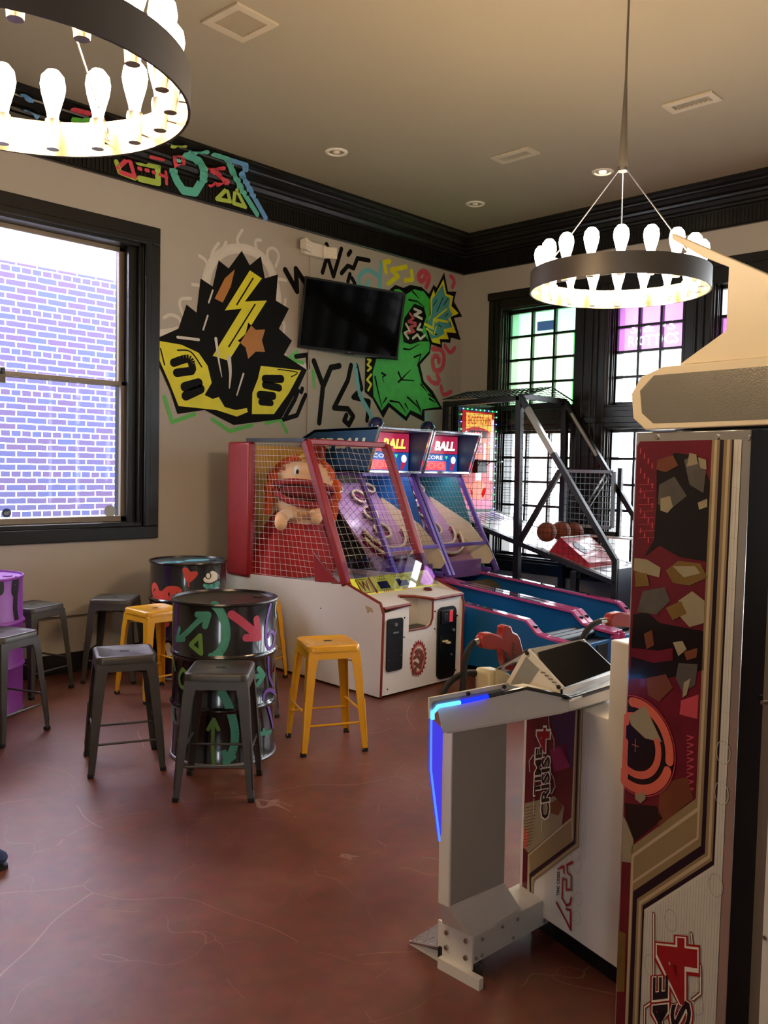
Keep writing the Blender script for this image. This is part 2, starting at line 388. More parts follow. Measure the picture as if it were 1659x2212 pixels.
crown('trim_1', 'A'); crown('trim_2', 'B')
struct(MB().box(XL, XB, YA - 0.02, YA, 0, 0.15, BLACKP).box(XL, XB, YA - 0.03, YA, 0, 0.02, BLACKP), 'baseboard_left')
struct(MB().box(XB - 0.02, XB, YR, YA, 0, 0.15, BLACKP), 'baseboard_far')
struct(MB().box(XL, 4.2, YA - 0.012, YA, 0.425, 0.435, mat('raceway_paint', '5E564C', 0.7)), 'trim_3')
# ------------------------------------------------------------------ windows
SASH = mat('aged_aluminium', '8B7F72', 0.45, 0.3)
GLASS = glass_mat('window_glass', 'FFFFFF', 0.02)
def window_root(n, loc): return thing('window_%d' % n, loc, None, None)
# window 1: the double-hung sash looking on to the alley
w1 = window_root(1, (2.525, YA, 1.1)); tagit(w1, kind='structure')
mb = MB()
for a, b, c, d in ((1.24, 3.735, 3.36, 3.50), (1.24, 3.735, 1.0, 1.10), (3.60, 3.735, 1.10, 3.36), (1.24, 1.45, 1.10, 3.36)): mb.box(a, b, YA - 0.03, YA + 0.005, c, d, BLACKP)
for a, b, c, d in ((1.39, 3.645, 3.35, 3.40), (3.60, 3.65, 1.10, 3.36), (1.39, 1.44, 1.1, 3.36)): mb.box(a, b, YA - 0.045, YA + 0.005, c, d, BLACKP)
mb.build('casing', w1, bev=0.006)
mb = MB().box(3.57, 3.60, YA, YA + 0.3, 1.10, 3.36, BLACKP).box(1.45, 1.48, YA, YA + 0.3, 1.10, 3.36, BLACKP).box(1.45, 3.6, YA, YA + 0.3, 3.33, 3.36, BLACKP)
mb.box(3.50, 3.57, YA + 0.05, YA + 0.08, 1.12, 3.33, BLACKP).box(3.52, 3.57, YA + 0.11, YA + 0.3, 1.12, 3.33, BLACKP)
mb.build('jamb', w1, bev=0.004)
MB().box(1.45, 3.6, YA - 0.01, YA + 0.3, 1.10, 1.135, BLACKP).build('sill', w1, bev=0.005)
def sash(name, y, z0, z1, top=0.035, bot=0.045):
    mb = MB(); X0, X1 = 1.56, 3.52
    mb.box(X0, X0 + 0.05, y, y + 0.035, z0, z1, SASH).box(X1 - 0.05, X1, y, y + 0.035, z0, z1, SASH)
    mb.box(X0, X1, y, y + 0.035, z0, z0 + bot, SASH).box(X0, X1, y, y + 0.035, z1 - top, z1, SASH)
    s_ = mb.build(name, w1, bev=0.004)
    MB().box(X0 + 0.05, X1 - 0.05, y + 0.015, y + 0.02, z0 + bot, z1 - top, GLASS).build('pane', s_, smooth=0)
    return s_
sash('upper_sash', YA + 0.15, 2.22, 3.33); ls = sash('lower_sash', YA + 0.11, 1.135, 2.26)
lk = MB().cyl((2.53, YA + 0.10, 2.28), (2.53, YA + 0.10, 2.22), 0.02, BLACKP).box(2.50, 2.545, YA + 0.08, YA + 0.11, 2.17, 2.23, BLACKP).build('sash_lock', ls)
S6 = Plane((0, YA + 0.124), (1, 0))
mb = MB(); STK = mat('security_sticker_blue', '1D3F74', 0.5); c0 = S6.inv(14, 1108)
mb.poly([S6.fwd(c0[0] + 0.035 * math.cos(PI / 8 + k * PI / 4), c0[1] + 0.035 * math.sin(PI / 8 + k * PI / 4), 0.002) for k in range(8)], STK)
mb.stext(S6, 'ADT', (8, 1112), (21, 1112), (8, 1105), WHITEP, 0.004, 0.01)
mb.build('security_sticker', ls, smooth=0)
c1 = S6.inv(237, 1104)
MB().poly([S6.fwd(c1[0] + 0.05 * math.cos(k * PI / 8), c1[1] + 0.05 * math.sin(k * PI / 8), 0.002) for k in range(16)], mat('frosted_sticker', 'B9C3CC', 0.6)).build('frosted_sticker', ls, smooth=0)

# window wall: black panelled surround over the whole bank
mb = MB(); ys = [(YR + 3.0, 5.86)]
holes = UP + LO
xs = sorted({-5.2, 5.86} | {h[0] for h in holes} | {h[1] for h in holes})
for i in range(len(xs) - 1):
    c = (xs[i] + xs[i + 1]) / 2; segs = [(0.52, 3.52)]
    for h in holes:
        if h[0] < c < h[1]:
            o = []
            for s0, s1 in segs:
                if h[2] > s0 and h[2] < s1 or h[3] < s1 and h[3] > s0:
                    if h[2] > s0: o.append((s0, h[2]))
                    if h[3] < s1: o.append((h[3], s1))
                else: o.append((s0, s1))
            segs = o
    for s0, s1 in segs: mb.box(XB - 0.025, XB, xs[i], xs[i + 1], s0, s1, BLACKP)
for y in (5.80, 5.735, 4.66, 4.56, 4.50, 3.50, 3.43): mb.box(XB - 0.045, XB - 0.024, y - 0.012, y + 0.012, 0.55, 3.45, BLACKP)
for z0, z1 in ((3.46, 3.54), (2.10, 2.16), (0.56, 0.64)): mb.box(XB - 0.055, XB - 0.02, -5.2, 5.86, z0, z1, BLACKP)
for y, z in ((5.2, 2.2), (4.0, 2.2)): mb.box(XB - 0.035, XB - 0.02, y - 0.3, y + 0.3, 2.15, 2.22, BLACKP)
struct(mb, 'trim_4', bev=0.004)
def lite(n, h, cols, rows, film=None):
    y0, y1, z0, z1 = h; r = window_root(n, (XB, (y0 + y1) / 2, z0)); tagit(r, kind='structure')
    mb = MB(); f = 0.03; X0, X1 = XB + 0.10, XB + 0.15
    mb.box(XB, XB + 0.3, y0, y0 + 0.018, z0, z1, BLACKP).box(XB, XB + 0.3, y1 - 0.018, y1, z0, z1, BLACKP).box(XB, XB + 0.3, y0, y1, z1 - 0.018, z1, BLACKP).box(XB, XB + 0.3, y0, y1, z0, z0 + 0.02, BLACKP)
    for q in (0.035, 0.07): mb.box(XB + q, XB + q + 0.012, y1 - 0.035, y1 - 0.018, z0, z1, BLACKP).box(XB + q, XB + q + 0.012, y0 + 0.018, y0 + 0.03, z0, z1, BLACKP)
    mb.build('casing', r, bev=0.003)
    a0, a1, c0, c1 = y0 + 0.018, y1 - 0.018, z0 + 0.02, z1 - 0.018
    mb = MB().box(X0, X1, a0, a0 + f, c0, c1, BLACKP).box(X0, X1, a1 - f, a1, c0, c1, BLACKP).box(X0, X1, a0, a1, c0, c0 + f, BLACKP).box(X0, X1, a0, a1, c1 - f, c1, BLACKP)
    mb.build('sash', r)
    a0 += f; a1 -= f; c0 += f; c1 -= f; mb = MB()
    for i in range(1, cols): y = a0 + (a1 - a0) * i / cols; mb.box(X0, X1, y - 0.0125, y + 0.0125, c0, c1, BLACKP)
    for i in range(1, rows): z = c0 + (c1 - c0) * i / rows; mb.box(X0 + 0.002, X1 - 0.002, a0, a1, z - 0.0125, z + 0.0125, BLACKP)
    mb.build('muntins', r)
    MB().box(X0 + 0.022, X0 + 0.026, a0, a1, c0, c1, GLASS).build('pane', r, smooth=0)
    return r, (a0, a1, c0, c1)
G = [lite(2, UP[0], 3, 4), lite(3, UP[1], 3, 4), lite(4, UP[2], 3, 4), lite(5, LO[0], 3, 5), lite(6, LO[1], 3, 5), lite(7, LO[2], 3, 5)]
for i_, (a_, b_) in enumerate(EXTRA): lite(8 + 2 * i_, UP[3 + i_], 3, 4); lite(9 + 2 * i_, LO[3 + i_], 3, 5)
FX = XB + 0.135
def film(name, r, parts, lab):
    mb = MB()
    for a0, a1, c0, c1, m, lf in parts: mb.box(FX + lf, FX + lf + 0.0006, a0, a1, c0, c1, m)
    return mb.build(name, r, smooth=0, label=lab)
GF = film_mat('green_film', 'A6CDB0', 0.65); GF2 = film_mat('pale_green_film', 'C4DCC0', 0.75); PF = film_mat('pink_film', 'C49AC6', 0.6); WF = film_mat('white_ink', 'FFFFFF', 0.8); PUF = film_mat('violet_ink', '8A84B4', 0.6)
a0, a1, c0, c1 = G[0][1]; q = (c1 - c0) / 4
film('window_film', G[0][0], [(a0, a1, c1 - q, c1, GF, 0), (a0 + (a1 - a0) * 0.36, a0 + (a1 - a0) * 0.62, c1 - 0.82 * q, c1 - 0.42 * q, PUF, 0.004), (a0, a1, c0, c1 - q, GF2, 0), (a0, a0 + 0.07, c0, c1 - q, GF, 0.004)], 'green translucent sign film')
a0, a1, c0, c1 = G[1][1]; q = (c1 - c0) / 4
# pink film with the lettering cut out of it, so the daylight shows through the letters
fr = MB().box(FX, FX + 0.002, a0, a1, c1 - 2 * q, c1, PF).build('window_film', G[1][0], smooth=0, label='pink translucent sign film with clear cut-out lettering')
def cut_text(ob, string, o, wid, hgt, bold):
    c = bpy.data.curves.new('t', 'FONT'); c.body = string; c.offset = bold; c.resolution_u = 2; c.extrude = 0.02
    t = bpy.data.objects.new('t', c); COL.objects.link(t); dg = bpy.context.evaluated_depsgraph_get(); me = bpy.data.meshes.new_from_object(t.evaluated_get(dg))
    xs = [v.co.x for v in me.vertices]; ys = [v.co.y for v in me.vertices]; x0, x1, y0, y1 = min(xs), max(xs), min(ys), max(ys)
    for v in me.vertices: v.co = (o[0] + v.co.z, o[1] - (v.co.x - x0) / (x1 - x0) * wid, o[2] + (v.co.y - y0) / (y1 - y0) * hgt)
    me.flip_normals(); k = bpy.data.objects.new('k', me); COL.objects.link(k)
    for v in me.vertices: v.co -= rootof(ob).location
    k.location = rootof(ob).location; bpy.context.view_layer.update()
    m = ob.modifiers.new('cut', 'BOOLEAN'); m.operation = 'DIFFERENCE'; m.object = k; m.solver = 'EXACT'
    dg = bpy.context.evaluated_depsgraph_get(); nm = bpy.data.meshes.new_from_object(ob.evaluated_get(dg)); ob.modifiers.remove(m)
    if len(nm.polygons) > 8: ob.data = nm
    else: print('film cut skipped')
    bpy.data.objects.remove(k); bpy.data.objects.remove(t)
cut_text(fr, 'S & 7S', (FX, a1 - 0.12, c1 - 1.28 * q), (a1 - a0) * 0.68, 0.36 * q, 0.015)
cut_text(fr, 'ROTTICS', (FX, a1 - 0.10, c1 - 1.80 * q), (a1 - a0) * 0.76, 0.42 * q, 0.015)
a0, a1, c0, c1 = G[2][1]; q = (c1 - c0) / 4
film('window_film', G[2][0], [(a0, a1, c1 - 2.2 * q, c1 - 0.95 * q, PF, 0)], 'pink translucent sign film')

# the alley: brick wall of the next building
def brick_mat():
    m = bpy.data.materials.new('flare_tinted_brick'); m.use_nodes = True; nt = m.node_tree; b = nt.nodes['Principled BSDF']; L = nt.links.new
    tc = nt.nodes.new('ShaderNodeTexCoord'); mp = nt.nodes.new('ShaderNodeMapping'); mp.inputs['Rotation'].default_value = (PI / 2, 0, 0)
    sw = nt.nodes.new('ShaderNodeSeparateXYZ'); cb = nt.nodes.new('ShaderNodeCombineXYZ'); L(tc.outputs['Object'], sw.inputs[0]); L(sw.outputs[0], cb.inputs[0]); L(sw.outputs[2], cb.inputs[1])
    nz = nt.nodes.new('ShaderNodeTexNoise'); nz.inputs['Scale'].default_value = 9; L(tc.outputs['Object'], nz.inputs['Vector'])
    va = nt.nodes.new('ShaderNodeVectorMath'); va.operation = 'MULTIPLY_ADD'; va.inputs[1].default_value = (0.012, 0.012, 0); L(nz.outputs['Color'], va.inputs[0]); L(cb.outputs[0], va.inputs[2])
    br = nt.nodes.new('ShaderNodeTexBrick'); br.inputs['Scale'].default_value = 1.0; br.inputs['Brick Width'].default_value = 0.245; br.inputs['Row Height'].default_value = 0.0785; br.inputs['Mortar Size'].default_value = 0.0095
    br.inputs['Mortar Smooth'].default_value = 0.2; br.squash = 0.5; br.squash_frequency = 6; br.offset = 0.5
    br.inputs['Color1'].default_value = lin('5C4A70'); br.inputs['Color2'].default_value = lin('4C5280'); br.inputs['Mortar'].default_value = lin('D5D2D2'); br.inputs['Bias'].default_value = 0.0  # red brick; the purple cast of window flare is put into its colours
    L(va.outputs[0], br.inputs['Vector']); L(br.outputs['Color'], b.inputs['Base Color']); b.inputs['Roughness'].default_value = 0.9
    bp = nt.nodes.new('ShaderNodeBump'); bp.inputs['Strength'].default_value = 0.5; bp.inputs['Distance'].default_value = 0.006; bp.invert = True; L(br.outputs['Fac'], bp.inputs['Height']); L(bp.outputs[0], b.inputs['Normal'])
    return m
BW_ = MB().box(-3, 11, 10.05, 10.35, -0.2, 6.5, brick_mat()).build('brick_wall', None, label='purple-red brick wall with white mortar across the alley outside the left window', cat='wall')
struct(MB().box(-4, 12, YA + 0.3, 12, -0.25, -0.12, mat('alley_concrete', '8C8A88', 0.9)), 'ground_alley')
struct(MB().box(XL, XB + 0.3, YR, YA + 0.3, ZC + 0.16, ZC + 0.8, mat('roof_membrane', '777777', 0.9)), 'roof')
struct(MB().box(XB + 0.3, 30, -15, 20, -0.25, -0.12, mat('street_paving', 'A9A6A2', 0.9)), 'ground_street')

# ------------------------------------------------------------------ painted walls
PB = mat('spray_black', '080707', 0.75, spec=0.2); PY = mat('spray_yellow', 'E3DC1E', 0.55, var=0.1, scale=9); PO = mat('spray_ochre', 'B5772F', 0.55); PW = mat('spray_white', 'D9D4CC', 0.6)
PGR = mat('spray_green', '3FB84A', 0.55, var=0.2, scale=14); PTE = mat('spray_teal', '4FA3A6', 0.6, var=0.12, scale=12); PPK = mat('spray_pink', 'CF4A60', 0.6, var=0.1); PLG = mat('spray_leaf_green', '5DBB55', 0.6); PLC = mat('spray_cyan', '6FB9C6', 0.6)
PHZ = mat('spray_haze', 'D6D0C6', 0.75)
SA = Plane((0, YA), (1, 0))
def Zm(x, y): return (320 + x * 0.217, 480 + y * 0.217)     # reading frame of the left mural
def Zg(x, y): return (780 + x * 0.1628, 560 + y * 0.1628)   # reading frame of the green mural
def Z2(x, y): return (300 + x * 0.4581, 400 + y * 0.4581)
mb = MB()
aura = [(95, 1125), (300, 1090), (470, 1000), (540, 820), (580, 560), (640, 400), (760, 290), (930, 262), (1080, 310), (1190, 410), (1250, 560), (1290, 760), (1270, 960), (1240, 1080), (1170, 1260), (1150, 1370), (1580, 1450)]
mb.stroke(SA, [Zm(*p) for p in aura], 0.085, PHZ, 0.001, smooth=True); mb.stroke(SA, [Zm(*p) for p in aura], 0.04, PW, 0.0015, smooth=True)
for c in ([(600, 460), (570, 380), (510, 335)], [(620, 420), (640, 300), (700, 210)], [(640, 380), (720, 300), (775, 200)], [(940, 280), (885, 180), (935, 80)], [(1090, 310), (1065, 190), (1120, 180)], [(1190, 380), (1190, 280), (1250, 260), (1300, 330), (1270, 440)],
          [(1255, 640), (1290, 570), (1370, 580)], [(1290, 900), (1350, 860), (1365, 770)], [(1245, 1200), (1340, 1120), (1350, 1000), (1290, 985)], [(1190, 1350), (1290, 1330), (1320, 1260), (1280, 1210)], [(1200, 1370), (1320, 1360), (1365, 1320)],
          [(545, 740), (520, 640), (440, 620)], [(410, 1010), (330, 880), (320, 770), (420, 760)], [(330, 1060), (310, 960), (220, 920), (160, 950)], [(480, 960), (520, 860)]):
    mb.stroke(SA, [Zm(*p) for p in c], 0.028, PHZ, 0.002, smooth=True)
mb.spoly(SA, [Zm(*p) for p in [(95, 1150), (300, 1060), (380, 820), (480, 900), (520, 560), (640, 640), (700, 380), (800, 460), (930, 285), (1010, 430), (1120, 340), (1160, 560), (1290, 520), (1270, 780), (1400, 860), (1300, 1060), (1430, 1180), (1350, 1320), (1580, 1470), (1500, 1640), (1320, 1960), (850, 2020), (560, 1870), (290, 1910), (220, 1690), (100, 1420)]], PB, 0.003)
# bands and blocks of colour in the black field
mb.spoly(SA, [Zm(*p) for p in [(95, 1180), (330, 1220), (500, 1300), (590, 1430), (630, 1600), (560, 1720), (640, 1760), (700, 1740), (760, 1840), (870, 1870), (980, 1850), (990, 1890), (880, 1935), (680, 1870), (300, 1830), (210, 1600), (100, 1350)]], PY, 0.004)
mb.spoly(SA, [Zm(*p) for p in [(1120, 1430), (1520, 1475), (1400, 1700), (1250, 1910), (1030, 1910), (1035, 1700), (1090, 1560)]], PY, 0.004)
mb.spoly(SA, [Zm(*p) for p in [(640, 1330), (930, 860), (760, 880), (1010, 480), (1130, 560), (960, 790), (1180, 780), (800, 1380)]], PY, 0.004)
mb.spoly(SA, [Zm(1040 + 150 * math.cos(k * PI / 5) * (1.0 if k % 2 else 0.6), 1180 + 190 * math.sin(k * PI / 5) * (1.0 if k % 2 else 0.6)) for k in range(10)], PO, 0.004)
mb.spoly(SA, [Zm(*p) for p in [(660, 760), (760, 560), (860, 470), (820, 640), (740, 800)]], PO, 0.004)
for c, w_, m in (([(1040, 560), (880, 820)], 0.014, PB), ([(1060, 820), (800, 1240)], 0.014, PB),
             ([(250, 1400), (400, 1360), (440, 1460)], 0.07, PB), ([(280, 1500), (430, 1480)], 0.07, PB), ([(360, 1640), (500, 1600)], 0.08, PB), ([(370, 1730), (520, 1660)], 0.08, PB),
             ([(1160, 1560), (1320, 1560)], 0.075, PB), ([(1160, 1620), (1300, 1650)], 0.07, PB), ([(1110, 1720), (1240, 1730)], 0.075, PB), ([(1120, 1790), (1220, 1800)], 0.06, PB),
             ([(600, 800), (640, 680)], 0.016, PHZ), ([(545, 1070), (590, 930)], 0.016, PHZ), ([(290, 1145), (500, 1170)], 0.024, PW),
             ([(670, 1160), (700, 1380), (730, 1540)], (0.03, 0.006), PW), ([(800, 1350), (815, 1500), (805, 1650)], (0.045, 0.012), PHZ), ([(945, 1510), (880, 1720)], (0.02, 0.014), PW), ([(120, 1260), (160, 1420)], 0.012, PB), ([(290, 1275), (420, 1290), (530, 1440)], 0.012, PB), ([(1290, 1465), (1480, 1495), (1420, 1540)], 0.01, PB)):
    mb.stroke(SA, [Zm(*p) for p in c], w_, m, 0.0055, smooth=len(c) > 2)
for c in ([(160, 1740), (240, 1990), (460, 1910)], [(640, 1960), (810, 2080), (1030, 2020)], [(1170, 2000), (1310, 1960), (1380, 2090)], [(1480, 1290), (1400, 1360), (1540, 1400)], [(1640, 1480), (1655, 1640)]):
    mb.stroke(SA, [Zm(*p) for p in c], 0.035, PLG, 0.002)
mb.build('wall_mural', None, smooth=0, label='large black and yellow spray-painted mural with a white smoky outline beside the left window', cat='mural')
# green mural: jagged green block with a blue and yellow burst
mb = MB()
out = [(370, 410), (450, 340), (560, 380), (650, 340), (800, 370), (900, 460), (960, 340), (1000, 380), (1100, 175), (1150, 430), (1260, 430), (1230, 560), (1340, 760), (1230, 780), (1320, 1075), (1190, 1040), (1180, 1110), (1070, 1100), (1070, 1180), (930, 1130), (910, 1250), (780, 1400), (830, 1620), (950, 1750), (1080, 1990), (840, 2010), (840, 2160), (650, 2060), (600, 2150), (370, 1960), (290, 2110), (150, 1850), (90, 1800), (45, 1760), (55, 1300), (370, 1300)]
mb.spoly(SA, [Zg(*p) for p in out], PB, 0.003)
mb.spoly(SA, [Zg(*p) for p in [(200, 1320), (480, 1340), (500, 1140), (560, 700), (590, 470), (700, 400), (830, 430), (910, 540), (905, 760), (850, 900), (910, 1130), (900, 1220), (740, 1390), (800, 1640), (920, 1790), (1040, 1960), (810, 1990), (800, 2070), (650, 2000), (590, 2090), (360, 1900), (270, 2010), (160, 1820), (150, 1500)]], PGR, 0.004)
mb.spoly(SA, [Zg(*p) for p in [(440, 400), (500, 395), (560, 440), (430, 430)]], PGR, 0.004)
mb.spoly(SA, [Zg(*p) for p in [(915, 520), (960, 400), (980, 470), (1090, 265), (1130, 460), (1220, 490), (1195, 620), (1290, 720), (1180, 770), (1260, 980), (1130, 970), (1160, 1060), (1040, 1060), (1050, 1130), (940, 1100), (850, 850), (920, 740)]], PY, 0.004)
mb.spoly(SA, [Zg(*p) for p in [(940, 530), (1080, 340), (1110, 480), (1180, 520), (1160, 640), (1210, 740), (1150, 790), (1210, 900), (1090, 930), (1100, 990), (1010, 1040), (930, 1060), (860, 870), (930, 740)]], PTE, 0.005)
for c, w_, m in (([(840, 860), (950, 920), (960, 800), (1000, 830)], 0.03, PY), ([(960, 800), (1130, 660)], 0.022, PY), ([(970, 800), (1140, 830)], 0.026, PY), ([(860, 920), (960, 1000), (990, 900)], 0.02, PY), ([(1000, 700), (1080, 510)], 0.01, PB), ([(1090, 610), (1150, 520)], 0.01, PB), ([(1110, 760), (1150, 720)], 0.01, PB), ([(1020, 870), (1060, 900)], 0.01, PB), ([(1180, 830), (1180, 880)], 0.01, PB), ([(950, 990), (1000, 1000)], 0.014, PB), ([(950, 620), (1000, 540)], 0.01, PB)):
    mb.stroke(SA, [Zg(*p) for p in c], w_, m, 0.007)
# stacked white and coral zig-zags
mb.spoly(SA, [Zg(*p) for p in [(700, 590), (830, 640), (860, 760), (800, 960), (900, 1090), (780, 1090), (650, 1130), (560, 1100), (540, 960), (570, 780)]], PB, 0.005)
for k, (c, m) in enumerate((([(700, 660), (790, 700), (700, 740), (800, 790)], PW), ([(640, 720), (690, 780), (620, 830), (720, 850)], PPK), ([(720, 880), (640, 900), (700, 960), (610, 980)], PPK), ([(590, 860), (640, 950), (570, 980), (620, 1050)], PW), ([(680, 1050), (740, 1000), (780, 1060), (840, 1010)], PW), ([(780, 860), (740, 930), (800, 940)], PW))):
    mb.stroke(SA, [Zg(*p) for p in c], 0.028, m, 0.007)
for c in ([(270, 1510), (320, 1540), (280, 1560), (290, 1630)], [(490, 1630), (650, 1470)], [(490, 1500), (530, 1600), (700, 1610)], [(180, 1560), (220, 1750), (270, 1960)], [(330, 1840), (280, 1920)], [(380, 1880), (500, 1900), (590, 2030)], [(580, 1920), (620, 1990)], [(610, 1830), (750, 1960), (800, 2060)], [(730, 1880), (790, 2010)], [(890, 1790), (980, 1860)], [(900, 1850), (980, 1900)], [(790, 1660), (870, 1760)], [(700, 1300), (790, 1260), (740, 1420)], [(560, 1190), (640, 1200), (760, 1130)], [(630, 540), (740, 560), (840, 640)], [(680, 430), (760, 520)]):
    mb.stroke(SA, [Zg(*p) for p in c], (0.022, 0.008), PB, 0.0065)
for c in ([(85, 1330), (125, 1340), (80, 1400), (130, 1440), (85, 1480)], [(130, 1530), (75, 1600), (130, 1660), (90, 1740)]): mb.stroke(SA, [Zg(*p) for p in c], 0.025, PY, 0.005)
mb.build('wall_mural', None, smooth=0, label='green spray-painted mural with a jagged edge and blue and yellow burst behind the television', cat='mural')
# loose tags and swirls, one object per cluster
def tagcluster(items, w_, m, lab, Z, smooth=False):
    mb = MB()
    for k, c in enumerate(items): mb.stroke(SA, [Z(*p) for p in c], w_[k] if isinstance(w_, list) else w_, m, 0.0016 + 0.0001 * k, smooth=smooth)
    return mb.build('wall_graffiti', None, smooth=0, label=lab, cat='graffiti')
tagcluster([[(690, 400), (745, 500), (740, 395), (790, 470)]], 0.055, PB, 'black spray-painted zig-zag at the upper left corner of the television', Z2)
tagcluster([[(885, 280), (895, 322)], [(865, 412), (888, 335), (917, 430), (955, 300)]], [0.05, 0.045], PB, 'black spray-painted letter N above the television beside the emergency light', Z2)
tagcluster([[(955, 415), (985, 380), (1012, 392), (1030, 345), (1085, 355)], [(987, 328), (998, 312)], [(985, 455), (995, 420)], [(1005, 440), (1018, 465)]], 0.045, PB, 'black spray-painted double arc with dots above the middle of the television', Z2)
tagcluster([[(825, 830), (868, 945), (850, 1120)], [(945, 852), (905, 860), (868, 950)]], 0.058, PB, 'black spray-painted letter Y below the left half of the television', Z2)
tagcluster([[(1000, 850), (985, 920), (920, 1050), (985, 1055), (1010, 1090), (990, 1130), (968, 1110), (978, 1085)]], 0.055, PB, 'black spray-painted hooked loop below the television, right of the letter Y', Z2)
tagcluster([[(1025, 850), (1050, 960), (1010, 1000), (1085, 1020), (1075, 1110)]], 0.05, PB, 'black spray-painted lightning stroke left of the green mural', Z2)
tagcluster([[(680, 1105), (745, 1085), (785, 990)], [(690, 1090), (735, 1010), (750, 970)], [(755, 1060), (775, 1010)], [(765, 975), (770, 960)], [(740, 808), (795, 800)], [(795, 815), (798, 862)]], 0.045, PB, 'black spray-painted slashes between the black and yellow mural and the conduit', Z2)
tagcluster([[(1140, 365), (1135, 480)], [(1130, 430), (1080, 400), (1040, 430), (1040, 475), (1075, 480), (1082, 455)]], 0.05, PLC, 'pale turquoise spray swirl above the right half of the television', Z2, True)
tagcluster([[(1020, 850), (1040, 980), (1080, 1060), (1105, 1110)]], 0.05, PLC, 'pale turquoise spray drip along the left edge of the green mural', Z2, True)
tagcluster([[(460, 2010), (560, 2120), (660, 2040)], [(880, 2040), (870, 2180)]], 0.04, PLC, 'pale turquoise spray check mark under the green mural', Zg)
tagcluster([[(1182, 358), (1155, 365), (1165, 410)], [(1260, 385), (1190, 400), (1222, 430), (1175, 465)], [(1285, 405), (1290, 445), (1255, 450)]], 0.05, PY, 'yellow spray-painted angular strokes above the green mural', Z2)
tagcluster([[(1355, 480), (1370, 430), (1340, 405), (1315, 435), (1338, 455), (1350, 432)]], 0.06, PPK, 'coral pink spray spiral above the green mural', Z2, True)
tagcluster([[(1470, 430), (1488, 450), (1478, 480)]], 0.05, PPK, 'coral pink spray hook in the upper corner beside the burst of the green mural', Z2, True)
tagcluster([[(950, 1190), (1060, 1200), (1100, 1300), (1070, 1450), (980, 1480), (950, 1380), (960, 1290), (1030, 1300), (1030, 1360)], [(1110, 1150), (1180, 1240), (1240, 1180)], [(890, 1570), (950, 1640), (1040, 1630), (1010, 1540)], [(1060, 1690), (1090, 1800), (1190, 1760)]], [0.06, 0.05, 0.055, 0.05], PPK, 'coral pink spray spiral and hooks stacked right of the green mural', Zg, True)
# graffiti on the crown moulding
class CrownS:
    def __init__(s):
        s.seg = []; a = 0
        for (d0, z0), (d1, z1) in zip(CROWN, CROWN[1:]):
            L = math.hypot(d1 - d0, z1 - z0); s.seg.append((a, a + L, d0, z0, d1, z1)); a += L
    def inv(s, x, y):
        r = ray(x, y); best = None
        for a0, a1, d0, z0, d1, z1 in s.seg:
            # plane through the two edges, running along x
            ny, nz = (z1 - z0), (d1 - d0)       # normal of (y=YA-d, z)
            den = r.y * ny + r.z * nz
            if abs(den) < 1e-9: continue
            t = ((YA - d0) * ny + z0 * nz - CAMPOS.z * nz) / den
            p = CAMPOS + r * t; L = a1 - a0
            k = ((YA - d0 - p.y) * (d1 - d0) + (p.z - z0) * (z1 - z0)) / (L * L)
            if -0.02 <= k <= 1.02 and t > 0 and (best is None or t < best[0]): best = (t, p.x, a0 + k * L)
        if best is None: p = py(x, y, YA - 0.2); return (p.x, 0.3)
        return (best[1], best[2])
    def fwd(s, a, b, lift=0.0):
        for a0, a1, d0, z0, d1, z1 in s.seg:
            if b <= a1 or a1 == s.seg[-1][1]:
                k = (b - a0) / (a1 - a0); L = a1 - a0
                return Vector((a, YA - (d0 + (d1 - d0) * k) - lift * (0.4 + 0.6 * abs(z1 - z0) / L), z0 + (z1 - z0) * k - lift * abs(d1 - d0) / L))
CS = CrownS(); mb = MB()
def cz(x, y): return (x * 0.3617, y * 0.3617)
GB = mat('spray_sky_blue', '6AA6E0', 0.5); GL = mat('spray_lime', 'AFCB58', 0.5); GT = mat('spray_aqua', '5FBFAF', 0.5); GP = mat('spray_red_pink', 'D8485A', 0.5); GG = mat('spray_bright_green', '62C24A', 0.5)
def crowntag(lab, items):
    mb = MB()
    for c, w_, m in items: mb.stroke(CS, [cz(*p) for p in c], w_, m, 0.013, step=0.012)
    mb.build('crown_graffiti', None, smooth=0, label=lab, cat='graffiti')
crowntag('pink spray-painted triangle at the left end of the crown moulding graffiti', [([(700, 1005), (770, 950), (800, 1060), (715, 1030)], 0.035, GP), ([(690, 970), (710, 1030), (800, 1065)], 0.04, GL)])
crowntag('lime spray-painted bracket holding three pink dots on the crown moulding', [([(820, 970), (940, 1000), (940, 1095), (830, 1070)], 0.05, GL), ([(825, 1008), (835, 1012)], 0.03, GP), ([(868, 1018), (880, 1022)], 0.03, GP), ([(910, 1030), (918, 1034)], 0.03, GP)])
crowntag('small pink spray-painted cross mark between lime bracket and aqua hook', [([(950, 1045), (992, 1062)], 0.025, GP), ([(985, 1020), (990, 1100)], 0.025, GP)])
crowntag('pink spray-painted ring with an aqua dot on the crown moulding', [([(1040, 925), (1090, 930), (1095, 975), (1045, 985), (1038, 930)], 0.03, GP), ([(1060, 950), (1072, 955)], 0.03, GT)])
crowntag('large aqua spray-painted hook in the middle of the crown moulding graffiti', [([(1110, 925), (1170, 940), (1215, 1000), (1210, 1080), (1160, 1150), (1090, 1140), (1050, 1080), (1030, 1010)], 0.07, GT), ([(1110, 912), (1230, 905)], 0.05, GT)])
crowntag('pink spray-painted zig-zag on the crown moulding right of the aqua hook', [([(1330, 1000), (1250, 1000), (1355, 1088), (1250, 1105)], 0.045, GP)])
